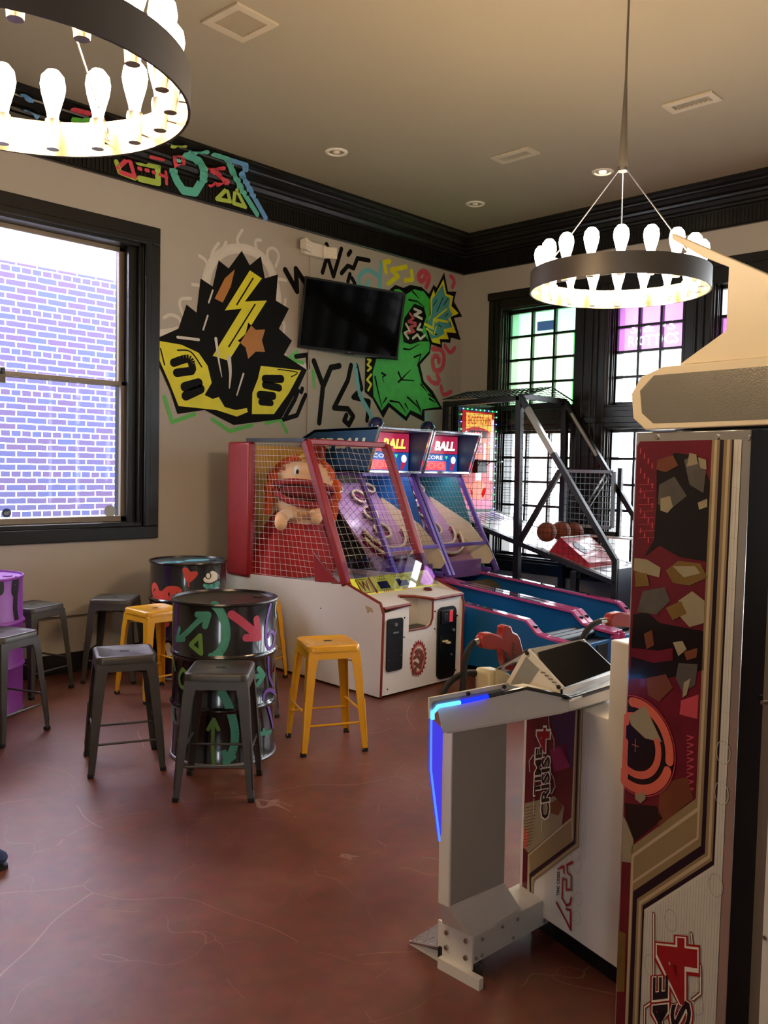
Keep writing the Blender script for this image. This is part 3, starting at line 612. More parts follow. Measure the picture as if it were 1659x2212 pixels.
crowntag('long aqua and blue spray-painted strokes ending the crown moulding graffiti', [([(1275, 920), (1350, 940), (1440, 1130), (1530, 1280)], 0.05, GT), ([(1360, 950), (1460, 975), (1465, 1010)], 0.055, GB), ([(1440, 1030), (1500, 1150), (1580, 1300)], 0.05, GB)])
crowntag('lime spray-painted triangle on the crown moulding, the left of two', [([(1290, 1190), (1350, 1130), (1370, 1205), (1290, 1190)], 0.035, GL)])
crowntag('lime spray-painted triangle on the crown moulding, the right of two', [([(1390, 1215), (1410, 1135), (1460, 1238), (1390, 1215)], 0.035, GL)])
crowntag('short lime spray dash on the crown moulding just right of the close chandelier', [([(1030, 870), (1100, 868)], 0.04, GL)])
crowntag('short pink spray dash on the crown moulding just below the close chandelier', [([(900, 930), (970, 945)], 0.04, GP)])
crowntag('green spray-painted hook seen through the ring of the close chandelier', [([(450, 712), (520, 720), (550, 790)], 0.07, GG), ([(440, 650), (520, 672)], 0.05, GP)])
crowntag('blue spray-painted dashes seen through the ring of the close chandelier', [([(140, 560), (180, 590)], 0.05, GB), ([(150, 650), (220, 690)], 0.03, GB)])

# ------------------------------------------------------------------ ceiling fittings
def downlight(name, p, lit, lab):
    r = thing(name, (p.x, p.y, ZC), lab, 'ceiling light', 'recessed ceiling downlights')
    MB().lathe((p.x, p.y, ZC), [(0.062, 0.0), (0.068, -0.012), (0.088, -0.008), (0.092, -0.0005), (0.062, -0.0005)], mat('white_trim_ring', 'E8E2D6', 0.4), 24).build('trim_ring', r)
    MB().lathe((p.x, p.y, ZC), [(0.062, -0.003), (0.05, -0.0015), (0.030, -0.001)], mat('reflector', 'B9B2A0', 0.2, 0.8), 24).build('reflector', r)
    MB().ball((p.x, p.y, ZC - 0.004), 0.03, emit_mat('lamp_glow', 'FFE6B8', 14.0) if lit else mat('lamp_glass_off', 'EDE6D8', 0.15), 14, (1, 1, 0.35)).build('lamp', r)
    return r
downlight('recessed_downlight', pz(1302, 371, ZC), True, 'lit recessed ceiling downlight left of the pendant stem'); downlight('recessed_downlight', pz(727, 328, ZC), False, 'recessed ceiling downlight over the black crown moulding, farthest left'); downlight('recessed_downlight', pz(1027, 440, ZC), False, 'recessed ceiling downlight nearest the room corner')
def vent(p, rz, w_, d_, lab):
    r = thing('ceiling_vent', (p.x, p.y, ZC), lab, 'air vent', 'square ceiling air vents', rz)
    m1 = mat('vent_paint', 'B8AE98', 0.6); mb = MB()
    a, b = w_ / 2, d_ / 2
    for x0, x1, y0, y1 in ((-a, a, -b, -b + 0.045), (-a, a, b - 0.045, b), (-a, -a + 0.045, -b + 0.045, b - 0.045), (a - 0.045, a, -b + 0.045, b - 0.045)): mb.box(x0, x1, y0, y1, -0.012, 0.0, m1)
    mb.build('frame', r, local=True)
    mb = MB()
    for k in range(8):
        y = -b + 0.05 + k * (d_ - 0.1) / 8
        mb.add([(-a + 0.045, y, -0.002), (a - 0.045, y, -0.002), (a - 0.045, y + 0.02, -0.012), (-a + 0.045, y + 0.02, -0.012)], [(0, 1, 2, 3), (3, 2, 1, 0)], m1)
    mb.build('louvres', r, local=True, smooth=0)
    MB().box(-a + 0.04, a - 0.04, -b + 0.04, b - 0.04, -0.0012, -0.0004, mat('vent_dark', '5A5346', 0.8)).build('duct_opening', r, local=True)
vent(pz(519, 48, ZC), 0.05, 0.30, 0.32, 'square ceiling vent nearest the close chandelier'); vent(pz(1495, 220, ZC), 0.0, 0.17, 0.35, 'narrow ceiling vent right of the pendant stem'); vent(pz(1113, 335, ZC), 0.0, 0.17, 0.36, 'narrow ceiling vent between two recessed downlights')

# ring chandeliers
BULB = emit_mat('filament_bulb_glow', 'FFDDB0', BULB_STRENGTH)
RINGM = mat('dark_bronze_band', '66605A', 0.42, 0.5, var=0.1); RINGIN = mat('satin_nickel', 'A89C86', 0.3, 0.85)
def chandelier(cx, cy, z0, R_, lab):
    """z0 = lower edge of the band"""
    r = thing('ring_chandelier', (cx, cy, z0), lab, 'chandelier', 'ring chandeliers with bare bulbs'); hb = 0.098; n = 64
    mb = MB().lathe((cx, cy, z0), [(R_ - 0.006, 0), (R_, 0), (R_, hb), (R_ - 0.006, hb)], RINGM, n)
    vs = [(cx + (R_ - 0.007) * math.cos(2 * PI * k / n), cy + (R_ - 0.007) * math.sin(2 * PI * k / n), z0 + z) for z in (0.001, hb - 0.001) for k in range(n)]
    mb.add(vs, [(k, (k + 1) % n, n + (k + 1) % n, n + k) for k in range(n)], RINGIN); mb.build('ring_band', r)
    N = 18; proto = None
    for k in range(N):
        a = 2 * PI * (k + 0.5) / N; x, y = cx + (R_ - 0.05) * math.cos(a), cy + (R_ - 0.05) * math.sin(a)
        if proto is None:
            s_ = MB().lathe((cx, cy, z0), [(0.0, 0.004), (0.017, 0.004), (0.023, 0.075), (0.021, 0.085), (0.0, 0.085)], STEEL, 16)
            s_.bar((cx + 0.02, cy, z0 + 0.04), (cx + 0.047, cy, z0 + 0.04), 0.012, 0.012, STEEL)
            s_ = s_.build('lamp_socket', r)
            b_ = MB().lathe((cx, cy, z0), [(0.0, 0.082), (0.014, 0.082), (0.017, 0.105), (0.031, 0.155), (0.035, 0.18), (0.031, 0.205), (0.017, 0.222), (0.0, 0.226)], BULB, 16).build('bulb', s_)
            proto = (s_, b_); s_.location = (x - cx, y - cy, 0); s_.rotation_euler = (0, 0, a)
        else:
            c = proto[0].copy(); COL.objects.link(c); c.parent = r; c.location = (x - cx, y - cy, 0); c.rotation_euler = (0, 0, a)
            d = proto[1].copy(); COL.objects.link(d); d.parent = c
    zh = z0 + 0.60
    for k in range(3):
        a = 2 * PI * k / 3 + 0.5
        e = Vector((cx + (R_ - 0.012) * math.cos(a), cy + (R_ - 0.012) * math.sin(a), z0 + 0.05)); t = Vector((cx + 0.012 * math.cos(a), cy + 0.012 * math.sin(a), zh))
        d_ = (t - e).normalized(); mb = MB().tube([e + d_ * 0.06, t], 0.0032, STEEL, 6)
        mb.cyl(e + d_ * 0.05, e + d_ * 0.085, 0.0065, STEEL)
        for q in range(3): c = e + d_ * (0.005 + q * 0.02); mb.tube([c + (d_ * math.cos(i * PI / 5) * 0.014 + (Vector((0, 0, 1)).cross(d_).normalized() if q % 2 else Vector((0, 0, 1)).cross(d_).cross(d_).normalized()) * math.sin(i * PI / 5) * 0.007) for i in range(10)], 0.0018, STEEL, 5, closed=True)
        mb.build('suspension_cable', r)
    MB().lathe((cx, cy, zh), [(0.0, -0.012), (0.022, -0.012), (0.025, 0.0), (0.022, 0.03), (0.011, 0.30), (0.006, 0.42), (0.005, ZC - zh - 0.02), (0.06, ZC - zh - 0.02), (0.06, ZC - zh - 0.001), (0.0, ZC - zh - 0.001)], RINGM, 20).build('stem', r)
    MB().lathe((cx, cy, zh), [(0.0, -0.016), (0.026, -0.016), (0.027, -0.002), (0.0, -0.002)], STEEL, 20).build('hub', r)
    return r
chandelier(3.84, 2.168, 2.50, 0.43, 'black ring chandelier with bare glowing bulbs hanging in front of the far windows')
chandelier(0.868, 2.143, 2.50, 0.43, 'close ring chandelier with bare glowing bulbs cut off by the upper left picture edge')

# television on a tilted wall arm
TVL = Vector((5.724, 6.053, 3.030)); tv = thing('television', TVL, 'black flat television tilted on a wall arm over the murals', 'television')
tv.rotation_euler = (0.1758, 0.0126, -0.2249); tv.rotation_mode = 'XYZ'
TVB = mat('tv_bezel', '17181A', 0.3); TVS = mat('tv_screen', '030303', 0.06, var=0.0)
mb = MB()
for a in ((-0.555, 0.555, 0.305, 0.325), (-0.555, 0.555, -0.325, -0.30), (-0.555, -0.54, -0.30, 0.305), (0.54, 0.555, -0.30, 0.305)): mb.box(a[0], a[1], -0.012, 0.012, a[2], a[3], TVB)
mb.build('bezel', tv, local=True, bev=0.003)
MB().box(-0.54, 0.54, -0.006, 0.0, -0.30, 0.305, TVS).build('screen', tv, local=True)
MB().box(-0.545, 0.545, 0.004, 0.03, -0.315, 0.315, TVB).box(-0.3, 0.3, 0.03, 0.06, -0.26, 0.1, TVB).build('back_cover', tv, local=True, bev=0.01)
MB().box(-0.015, 0.015, -0.0128, -0.011, -0.317, -0.311, mat('tv_logo', '9A9A9A', 0.4)).box(-0.05, 0.05, -0.014, 0.0, -0.332, -0.325, TVB).build('brand_plate', tv, local=True)
mb = MB().box(-0.10, 0.10, 0.06, 0.072, -0.15, 0.15, BLACKM); mb.build('mount_plate', tv, local=True)
MB().bar((5.70, YA, 3.02), (5.71, 6.12, 3.03), 0.12, 0.16, BLACKM).box(5.6, 5.8, YA - 0.02, YA, 2.9, 3.15, BLACKM).build('wall_bracket', None, label='black wall bracket behind the tilted television', cat='bracket')
# emergency light with two lamp heads
e = py(672, 540, YA); el = thing('emergency_light', (e.x, YA, e.z), 'white twin-head emergency light high on the wall over the television', 'emergency light')
MB().box(e.x - 0.14, e.x + 0.14, YA - 0.075, YA, e.z - 0.07, e.z + 0.06, WHITEP).build('housing', el, bev=0.015)
for s_, h in ((-1, 'left'), (1, 'right')):
    c = Vector((e.x + s_ * 0.15, YA - 0.09, e.z + (0.0 if s_ < 0 else -0.02))); rm = Matrix.Rotation(-s_ * 0.5, 3, 'Z')
    mb = MB(); P = [(-0.07, -0.04, -0.055), (0.07, -0.04, -0.055), (0.055, 0.03, -0.04), (-0.055, 0.03, -0.04), (-0.07, -0.04, 0.055), (0.07, -0.04, 0.055), (0.055, 0.03, 0.04), (-0.055, 0.03, 0.04)]
    mb.add([c + rm @ Vector(p) for p in P], [(0, 3, 2, 1), (4, 5, 6, 7), (1, 2, 6, 5), (2, 3, 7, 6), (3, 0, 4, 7), (0, 1, 5, 4)], WHITEP)
    hd = mb.build('lamp_head', el, bev=0.006)
    mb = MB(); lm = mat('led_lens', 'F4EFDF', 0.15)
    for i in range(4):
        for j in range(3): mb.ball(c + rm @ Vector((-0.045 + i * 0.03, -0.042, -0.03 + j * 0.03)), 0.012, lm, 8, (1, 0.4, 1))
    mb.build('led_lens_grid', hd)
MB().tube([(py(669, 556, YA).x, YA - 0.008, e.z - 0.07), (py(669, 556, YA).x, YA - 0.008, 1.9)], 0.007, WALLP, 8).build('conduit', None, label='thin painted conduit running down the wall from the emergency light', cat='conduit')
# ------------------------------------------------------------------ stools
def make_stool(m, label, cat='stool', group='metal bistro stools'):
    r = thing('metal_stool', (0, 0, 0), label, cat, group)
    # seat: square with rounded corners, slight dish, slot in the middle
    def sq(h, rad, n=6):
        o = []
        for cx_, cy_, a0 in ((h - rad, h - rad, 0), (-h + rad, h - rad, PI / 2), (-h + rad, -h + rad, PI), (h - rad, -h + rad, 1.5 * PI)):
            for k in range(n + 1): a = a0 + PI / 2 * k / n; o.append((cx_ + rad * math.cos(a), cy_ + rad * math.sin(a)))
        return o
    mb = MB(); rings = [(0.155, 0.04, 0.575), (0.155, 0.04, 0.602), (0.150, 0.037, 0.610), (0.135, 0.03, 0.612), (0.128, 0.026, 0.6085)]
    L = [sq(h, q) for h, q, z in rings]; n = len(L[0]); vs = []
    for ring, (h, q, z) in zip(L, rings): vs += [(x, y, z) for x, y in ring]
    fs = [(i * n + k, i * n + (k + 1) % n, (i + 1) * n + (k + 1) % n, (i + 1) * n + k) for i in range(len(L) - 1) for k in range(n)]
    # inner slot ring
    hole = []
    for x, y in L[-1]:
        a = math.atan2(y, x); ca, sa = math.cos(a), math.sin(a); k = 1 / max(abs(ca) / 0.032, abs(sa) / 0.019); hole.append((ca * k, sa * k))
    b0 = len(vs); vs += [(x, y, 0.6085) for x, y in hole]; b1 = len(vs); vs += [(x, y, 0.595) for x, y in hole]; T = (len(L) - 1) * n
    fs += [(T + k, T + (k + 1) % n, b0 + (k + 1) % n, b0 + k) for k in range(n)] + [(b0 + k, b0 + (k + 1) % n, b1 + (k + 1) % n, b1 + k) for k in range(n)]
    mb.add(vs, fs, m); s_ = mb.build('seat', r, local=True, smooth=50)
    MB().box(-0.032, 0.032, -0.019, 0.019, 0.596, 0.6075, RUBBER).build('handle_slot', s_, local=True)
    # apron: pressed skirt with a wide arch each side
    for k in range(4):
        a = k * PI / 2; mb = MB(); pr = [(-0.150, 0.577), (0.150, 0.577), (0.158, 0.50), (0.112, 0.515), (0.095, 0.533), (-0.095, 0.533), (-0.112, 0.515), (-0.158, 0.50)]
        P = [(x, -0.150 - (0.577 - z) * 0.10, z) for x, z in pr]; P = [(*rotz(p[:2], a), p[2]) for p in P]
        v = rotz((0, 0.0035), a); mb.prism(P, (v[0], v[1], 0), m); mb.build('apron', r, local=True, bev=0.001)
    # legs: folded angle section, tapering and splayed
    for k in range(4):
        a = k * PI / 2; mb = MB()
        def sec(c, w_, z, t=0.004): return [(c, -c, z), (c - w_, -c, z), (c - w_, -c + t, z), (c - t, -c + t, z), (c - t, -c + w_, z), (c, -c + w_, z)]
        secs = [sec(0.152, 0.062, 0.56), sec(0.160, 0.052, 0.48), sec(0.188, 0.036, 0.10), sec(0.193, 0.030, 0.012)]; vs = []
        for q in secs: vs += [(*rotz(p[:2], a), p[2]) for p in q]
        fs = [(i * 6 + j, i * 6 + (j + 1) % 6, (i + 1) * 6 + (j + 1) % 6, (i + 1) * 6 + j) for i in range(3) for j in range(6)] + [(5, 4, 3, 2, 1, 0), tuple(18 + j for j in range(6))]
        mb.add(vs, fs, m)
        c = (0.1745, -0.1745); d = (0.189, -0.189)   # pressed rib down the fold
        mb.tube([(*rotz((c[0] * 0.985, c[1] * 0.985), a), 0.30), (*rotz((d[0] * 0.99, d[1] * 0.99), a), 0.06)], 0.006, m, 6)
        lg = mb.build('leg', r, local=True, bev=0.0015)
        f_ = rotz((0.181, -0.181), a); MB().box(f_[0] - 0.015, f_[0] + 0.015, f_[1] - 0.015, f_[1] + 0.015, 0, 0.022, RUBBER).build('rubber_foot', lg, local=True, bev=0.003)
    for k in range(4):
        z = 0.165 if k % 2 == 0 else 0.225; c = 0.196 - z * 0.085; a = k * PI / 2
        p0, p1 = rotz((-c + 0.012, -c + 0.012), a), rotz((c - 0.012, -c + 0.012), a)
        MB().tube([(*p0, z), (*p1, z)], 0.0065, m, 8).build('foot_rail', r, local=True)
    mb = MB().bar((-0.14, -0.14, 0.515), (0.14, 0.14, 0.515), 0.018, 0.004, m).bar((-0.14, 0.14, 0.511), (0.14, -0.14, 0.511), 0.018, 0.004, m); mb.build('cross_brace', r, local=True)
    return r
S_G = make_stool(GREYM, 'gunmetal stool standing nearest the camera in front of the black arrow drum')
S_Y = make_stool(YELM, 'yellow metal stool standing alone between the arrow drum and the white game cabinet')
def put(o, x, y, a, label=None):
    o.location = (x, y, 0); o.rotation_euler = (0, 0, math.radians(a))
    if label: o['label'] = label
    return o
put(S_G, 2.463, 3.51, -43.4); put(S_Y, 3.31, 3.66, -26)
put(copy_tree(S_G), 2.293, 4.15, -23.5, 'gunmetal stool left of the black arrow drum, its seat turned square to the camera')
put(copy_tree(S_G), 2.554, 5.90, 20, 'gunmetal stool against the wall right of the purple drum')
put(copy_tree(S_G), 2.00, 5.06, 25, 'gunmetal stool in front of the purple drum at the left picture edge')
put(copy_tree(S_G), 3.16, 5.86, -43, 'gunmetal stool against the wall left of the heart-painted drum')
put(copy_tree(S_G), 3.245, 4.445, 0, 'gunmetal stool hidden behind the black arrow drum with one leg showing')
put(copy_tree(S_Y), 3.135, 5.26, 2, 'yellow metal stool between the heart drum and the arrow drum')
put(copy_tree(S_Y), 3.90, 5.16, 15, 'yellow metal stool behind the arrow drum beside the white game cabinet, one leg showing')

# ------------------------------------------------------------------ oil drums
DBLK = mat('drum_black', '0B0B0D', 0.22, 0.0, var=0.15, scale=6, coat=0.8, bump=0.05, bscale=20); DPUR = mat('drum_purple', '8A3FA8', 0.4, var=0.12, scale=7); DLID = mat('drum_lid', '3A3733', 0.3, 0.55, var=0.25, scale=9)
def drum(cx, cy, body, lid, label, marks=None, marks_lid=None):
    r = thing('steel_drum', (cx, cy, 0), label, 'drum', 'painted steel drums used as tables'); c = (cx, cy, 0); R_ = 0.286
    prof = [(0.270, 0.0), (0.292, 0.003), (0.294, 0.014), (R_, 0.024), (R_, 0.285), (0.290, 0.291), (0.298, 0.302), (0.298, 0.308), (0.290, 0.319), (R_, 0.325), (R_, 0.565), (0.290, 0.571), (0.298, 0.582), (0.298, 0.588), (0.290, 0.599), (R_, 0.605), (R_, 0.862)]
    mb = MB().lathe(c, prof, body, 64)
    cs = Cyl((cx, cy), R_)
    for i_, (pts, w_, m, sm) in enumerate(marks or []): mb.stroke(cs, pts, w_, m, 0.0014 + 0.00012 * i_, smooth=sm, step=0.02)
    mb.build('drum_body', r, smooth=40)
    MB().lathe(c, [(0.270, -0.0), (0.293, 0.002), (0.297, 0.010), (0.293, 0.019), (R_, 0.022)], mat('drum_bottom_rim', '8E8F92', 0.4, 0.7, var=0.2), 64).build('bottom_rim', r)
    MB().lathe(c, [(R_, 0.860), (0.2925, 0.862), (0.2955, 0.870), (0.2925, 0.878), (0.285, 0.878), (0.281, 0.868), (0.279, 0.862)], mat('drum_top_rim', '3C3B3D', 0.25, 0.8) if body is DBLK else body, 64).build('top_rim', r)
    mb = MB().lathe(c, [(0.281, 0.866), (0.27, 0.862), (0.0, 0.862)], lid, 64)
    for x, y, q, m in (marks_lid or []): mb.poly([(cx + x + q * math.cos(k * PI / 8) * 1.6, cy + y + q * math.sin(k * PI / 8), 0.8632) for k in range(16)], m)
    mb.lathe((cx + 0.19, cy - 0.05, 0.862), [(0.03, 0), (0.03, 0.006), (0, 0.006)], lid, 16); mb.build('lid', r); return r
def zd(x, y): return (320 + x * 0.205, 1190 + y * 0.205)
DT = mat('drum_paint_teal', '4F9C87', 0.45, var=0.15, scale=12); DP = mat('drum_paint_rose', 'B8455E', 0.45); DV = mat('drum_paint_violet', '7B57B8', 0.45); DLm = mat('drum_paint_lime', '6F9A4A', 0.45); DCy = mat('drum_paint_cyan', '7FC7D6', 0.4)
def Zs(*p): return [zd(x, y) for x, y in p]
def z6(*p): return [(x * 0.4943, 1180 + y * 0.4943) for x, y in p]
A_ = [(Zs((700, 570), (760, 640), (810, 760), (820, 900), (780, 1030), (700, 1110)), 0.045, DT, True), (Zs((660, 1105), (760, 1100)), 0.03, DT, False), (Zs((690, 1150), (660, 1105)), 0.03, DT, False),
      (Zs((330, 930), (420, 850), (520, 750), (620, 680)), 0.03, DT, True), (Zs((520, 672), (635, 672), (600, 790)), 0.035, DT, False), (Zs((335, 820), (305, 935), (380, 930)), 0.028, DT, False), (Zs((550, 890), (450, 990), (560, 1080), (550, 890)), 0.025, DLm, False),
      (Zs((880, 670), (990, 750), (1130, 870)), 0.045, DP, True), (Zs((1140, 720), (1165, 910), (1030, 915)), 0.042, DP, False), (Zs((1295, 540), (1255, 700), (1240, 860), (1250, 1000), (1290, 1030), (1320, 960), (1330, 890), (1290, 850), (1265, 900)), 0.02, DV, True), (Zs((1265, 1060), (1270, 1300), (1310, 1420)), 0.02, DV, True), (Zs((1215, 1560), (1230, 1490), (1290, 1465), (1340, 1530)), 0.022, DV, True), (Zs((1345, 550), (1335, 620), (1345, 700), (1360, 640)), 0.022, DCy, True), (Zs((1350, 790), (1340, 860)), 0.02, DCy, False),
      (Zs((1110, 1330), (1210, 1300)), 0.03, DT, False), (Zs((1160, 1240), (1215, 1310), (1150, 1410)), 0.03, DT, False), (Zs((370, 1245), (335, 1310), (340, 1400), (370, 1440), (405, 1400), (408, 1290), (370, 1245)), 0.022, DLm, True), (Zs((265, 1100), (290, 1250)), 0.02, DT, False), (Zs((1340, 1170), (1325, 1260)), 0.025, DP, False),
      (z6((970, 640), (1000, 700), (1025, 800), (1020, 880), (990, 940)), 0.045, DT, True), (z6((935, 960), (930, 880), (932, 770)), 0.02, DLm, False), (z6((910, 800), (935, 755), (955, 800)), 0.02, DLm, False), (z6((980, 900), (990, 940), (1020, 920)), 0.03, DT, False), (z6((1130, 820), (1180, 810)), 0.025, DT, False), (z6((1150, 800), (1160, 825)), 0.02, DT, False), (z6((1170, 700), (1190, 790)), 0.02, DV, False), (z6((755, 680), (765, 760)), 0.02, DT, False)]
drum(2.803, 3.962, DBLK, DLID, 'black steel drum painted with teal and rose arrows, nearest the camera', A_)
HR = mat('drum_paint_coral', 'C8463E', 0.45, var=0.1); EW = mat('drum_paint_white', 'E4E0D4', 0.45); ET = mat('drum_paint_sea', '4FA39A', 0.45); EB = mat('drum_ink', '0A0A0A', 0.5)
B_ = [(Zs((385, 200), (405, 270), (430, 310), (500, 240), (455, 245), (420, 240), (400, 200)), 0.035, HR, False), (Zs((430, 300), (425, 375)), 0.01, HR, False), (Zs((410, 230), (440, 290), (480, 250)), 0.05, HR, False),
      (Zs((70, 400), (90, 480), (160, 500), (230, 440), (290, 440)), 0.10, HR, False), (Zs((50, 520), (330, 530)), 0.05, HR, False), (Zs((120, 760), (190, 760)), 0.06, HR, False),
      (Zs((672, 235), (722, 265), (700, 300), (640, 318), (605, 300)), 0.038, EW, True), (Zs((690, 275), (650, 300)), 0.04, EW, False), (Zs((600, 362), (670, 372), (740, 345)), 0.036, ET, True), (Zs((595, 338), (650, 345), (745, 300)), 0.010, EB, True), (Zs((632, 262), (634, 264)), 0.052, EB, False), (Zs((630, 258), (632, 260)), 0.034, EW, False), (Zs((632, 366), (634, 366)), 0.016, EB, False), (Zs((632, 366), (634, 366)), 0.009, ET, False), (Zs((690, 355), (692, 355)), 0.018, EB, False), (Zs((690, 355), (692, 355)), 0.010, ET, False),
      (Zs((825, 170), (815, 260), (825, 340)), 0.018, DV, True), (Zs((210, 1000), (225, 1080)), 0.05, EW, False)]
drum(3.66, 5.66, DBLK, mat('drum_lid_blue', '3E4A4E', 0.35, 0.3, var=0.3, scale=5), 'black steel drum painted with a coral heart and an eye, against the wall', B_, [(-0.12, 0.02, 0.06, mat('drum_paint_sky', '5FA8B4', 0.45)), (0.10, 0.03, 0.07, mat('drum_paint_sky', '5FA8B4', 0.45)), (-0.13, 0.02, 0.025, DLID)])
C_ = [([(x * 0.2411, 1180 + y * 0.2411) for x, y in p], w_, EB, False) for p, w_ in (([(140, 320), (135, 400)], 0.075), ([(140, 400), (135, 560), (150, 660)], 0.045), ([(-5, 340), (-5, 400)], 0.06))]
drum(2.067, 5.64, DPUR, DPUR, 'purple steel drum with black drips at the left picture edge', C_)
# shoe of somebody just outside the frame
sp = pz(-6, 1862, 0); sh = thing('shoe', (sp.x - 0.06, sp.y - 0.02, 0), 'tip of a dark blue shoe on the floor at the left picture edge', 'shoe', rz=math.radians(-45))
MB().ball((0, 0, 0.045), 0.05, mat('navy_canvas', '24345A', 0.8, var=0.2, scale=40), 16, (1.9, 0.9, 0.8)).ball((-0.10, 0, 0.06), 0.05, mat('navy_canvas', '24345A', 0.8), 16, (1.2, 0.8, 1.1)).build('upper', sh, local=True)
MB().prism([(0.095 * math.cos(a) * (1 if math.cos(a) > 0 else 1.7), 0.042 * math.sin(a), 0.0) for a in [2 * PI * k / 20 for k in range(20)]], (0, 0, 0.016), RUBBER).build('sole', sh, local=True)

# ------------------------------------------------------------------ ball-toss doll game
X0, X1, YF, YBK = 4.22, 5.12, 4.12, 6.16
bt = thing('ball_toss_game', ((X0 + X1) / 2, YF, 0), 'white ball-toss arcade cabinet with a red-haired cloth doll behind a net', 'arcade game')
side = [(YBK, 0.03), (YF, 0.015), (YF - 0.01, 0.60), (YF + 0.02, 0.665), (YF + 0.21, 0.722), (YF + 0.37, 0.768), (YF + 0.52, 0.757), (YF + 1.5, 0.725), (YBK, 0.715)]
def yz(x, pts): return [(x, y, z) for y, z in pts]
for x in (X0, X1 - 0.022): MB().prism(yz(x, side), (0.022, 0, 0), WHITELAM).build('side_panel', bt)
# red moulding following the panel edges
for x in (X0 + 0.011, X1 - 0.011): MB().tube(yz(x, [(YF, 0.015), (YF - 0.012, 0.60), (YF + 0.018, 0.672), (YF + 0.21, 0.727), (YF + 0.37, 0.773), (YF + 0.52, 0.762)]), 0.011, REDTRIM, 6).build('edge_moulding', bt)
# front panel with a rounded notch
nx0, nx1, nz = 4.508, 4.762, 0.452
fr = [(X0 + 0.022, 0.02), (X1 - 0.022, 0.02), (X1 - 0.022, 0.655), (nx1, 0.64), (nx1, nz + 0.06), (nx1 - 0.02, nz + 0.018), (nx1 - 0.06, nz), (nx0, nz), (nx0, 0.63), (X0 + 0.022, 0.60)]
MB().prism([(x, YF + 0.002, z) for x, z in fr], (0, 0.02, 0), mat('white_laminate_lit', 'E6E4E2', 0.3, var=0.02)).build('front_panel', bt)  # same laminate as the sides, lighter: daylight on the front put into its colour
MB().tube([(nx1 + 0.002, YF, 0.64), (nx1 + 0.002, YF, nz + 0.06), (nx1 - 0.02, YF, nz + 0.016), (nx1 - 0.06, YF, nz), (nx0, YF, nz)], 0.008, REDTRIM, 6).build('notch_moulding', bt)
mb = MB().box(nx0 - 0.01, nx0, YF + 0.02, YF + 0.16, nz, 0.66, WHITELAM).box(nx1, nx1 + 0.01, YF + 0.02, YF + 0.16, nz, 0.66, WHITELAM).box(nx0, nx1, YF + 0.15, YF + 0.16, nz, 0.66, WHITELAM).box(nx0, nx1, YF + 0.02, YF + 0.16, nz - 0.008, nz, mat('cup_floor', '4A4640', 0.6))
mb.build('ball_cup', bt)
# counter top with the edge strip
top = [(X0 + 0.02, YF - 0.005, 0.628), (nx0, YF - 0.005, 0.635), (nx0, YF + 0.12, 0.66), (nx0 + 0.06, YF + 0.17, 0.668), (nx1 - 0.08, YF + 0.12, 0.662), (nx1, YF - 0.005, 0.648), (X1 - 0.02, YF - 0.005, 0.655), (X1 - 0.02, YF + 0.27, 0.688), (X0 + 0.02, YF + 0.27, 0.682)]
MB().prism(top, (0, 0, 0.02), WHITELAM).build('counter_top', bt)
MB().tube([Vector(p) + Vector((0, -0.004, 0.008)) for p in top[0:2]], 0.012, REDTRIM, 6).tube([Vector(p) + Vector((0, -0.006, 0.008)) for p in top[2:7]], 0.012, REDTRIM, 6).build('counter_edge', bt)
b_ = Vector((4.90, YF + 0.17, 0.692)); MB().lathe(b_, [(0.035, -0.01), (0.035, 0.012), (0.028, 0.018), (0.0, 0.019)], mat('button_red', '5A1C16', 0.3), 20).build('start_button', bt)
# two black service doors
BD = mat('door_black', '101012', 0.35, 0.2)
def rrect(x0, x1, z0, z1, q, y, n=5):
    o = []
    for cx_, cz_, a0 in ((x1 - q, z1 - q, 0), (x0 + q, z1 - q, PI / 2), (x0 + q, z0 + q, PI), (x1 - q, z0 + q, 1.5 * PI)):
        for k in range(n + 1): a = a0 + PI / 2 * k / n; o.append((cx_ + q * math.cos(a), y, cz_ + q * math.sin(a)))
    return o
d1 = MB().prism(rrect(4.275, 4.437, 0.185, 0.558, 0.022, YF), (0, -0.012, 0), BD).build('ticket_door', bt, bev=0.002)
MB().cyl((4.355, YF - 0.012, 0.515), (4.355, YF - 0.022, 0.515), 0.013, CHROME).box(4.33, 4.385, YF - 0.017, YF - 0.011, 0.452, 0.462, STEEL).build('lock', d1)
mb = MB()
for p in ((4.29, 0.47), (4.42, 0.47), (4.355, 0.33), (4.35, 0.27), (4.29, 0.27), (4.42, 0.29)): mb.ball((p[0], YF - 0.013, p[1]), 0.003, STEEL, 6)
mb.build('screws', d1)
d2 = MB().prism(rrect(4.815, 5.03, 0.04, 0.585, 0.05, YF), (0, -0.012, 0), BD).build('coin_door', bt, bev=0.002)
MB().box(4.845, 4.985, YF - 0.024, YF - 0.01, 0.46, 0.56, mat('coin_mech', '1B1B1D', 0.3)).box(4.93, 4.965, YF - 0.03, YF - 0.02, 0.47, 0.555, mat('coin_return_red', 'B3313C', 0.3, emit='B3313C', es=0.3)).box(4.865, 4.91, YF - 0.028, YF - 0.02, 0.475, 0.535, BLACKM).build('coin_mechanism', d2, bev=0.002)
MB().cyl((4.995, YF - 0.012, 0.40), (4.995, YF - 0.022, 0.40), 0.011, CHROME).cyl((4.975, YF - 0.012, 0.215), (4.975, YF - 0.018, 0.215), 0.008, CHROME).build('lock', d2)
MB().box(4.835, 4.995, YF - 0.018, YF - 0.011, 0.27, 0.375, mat('ticket_slot', '050505', 0.5)).build('ticket_slot', d2)
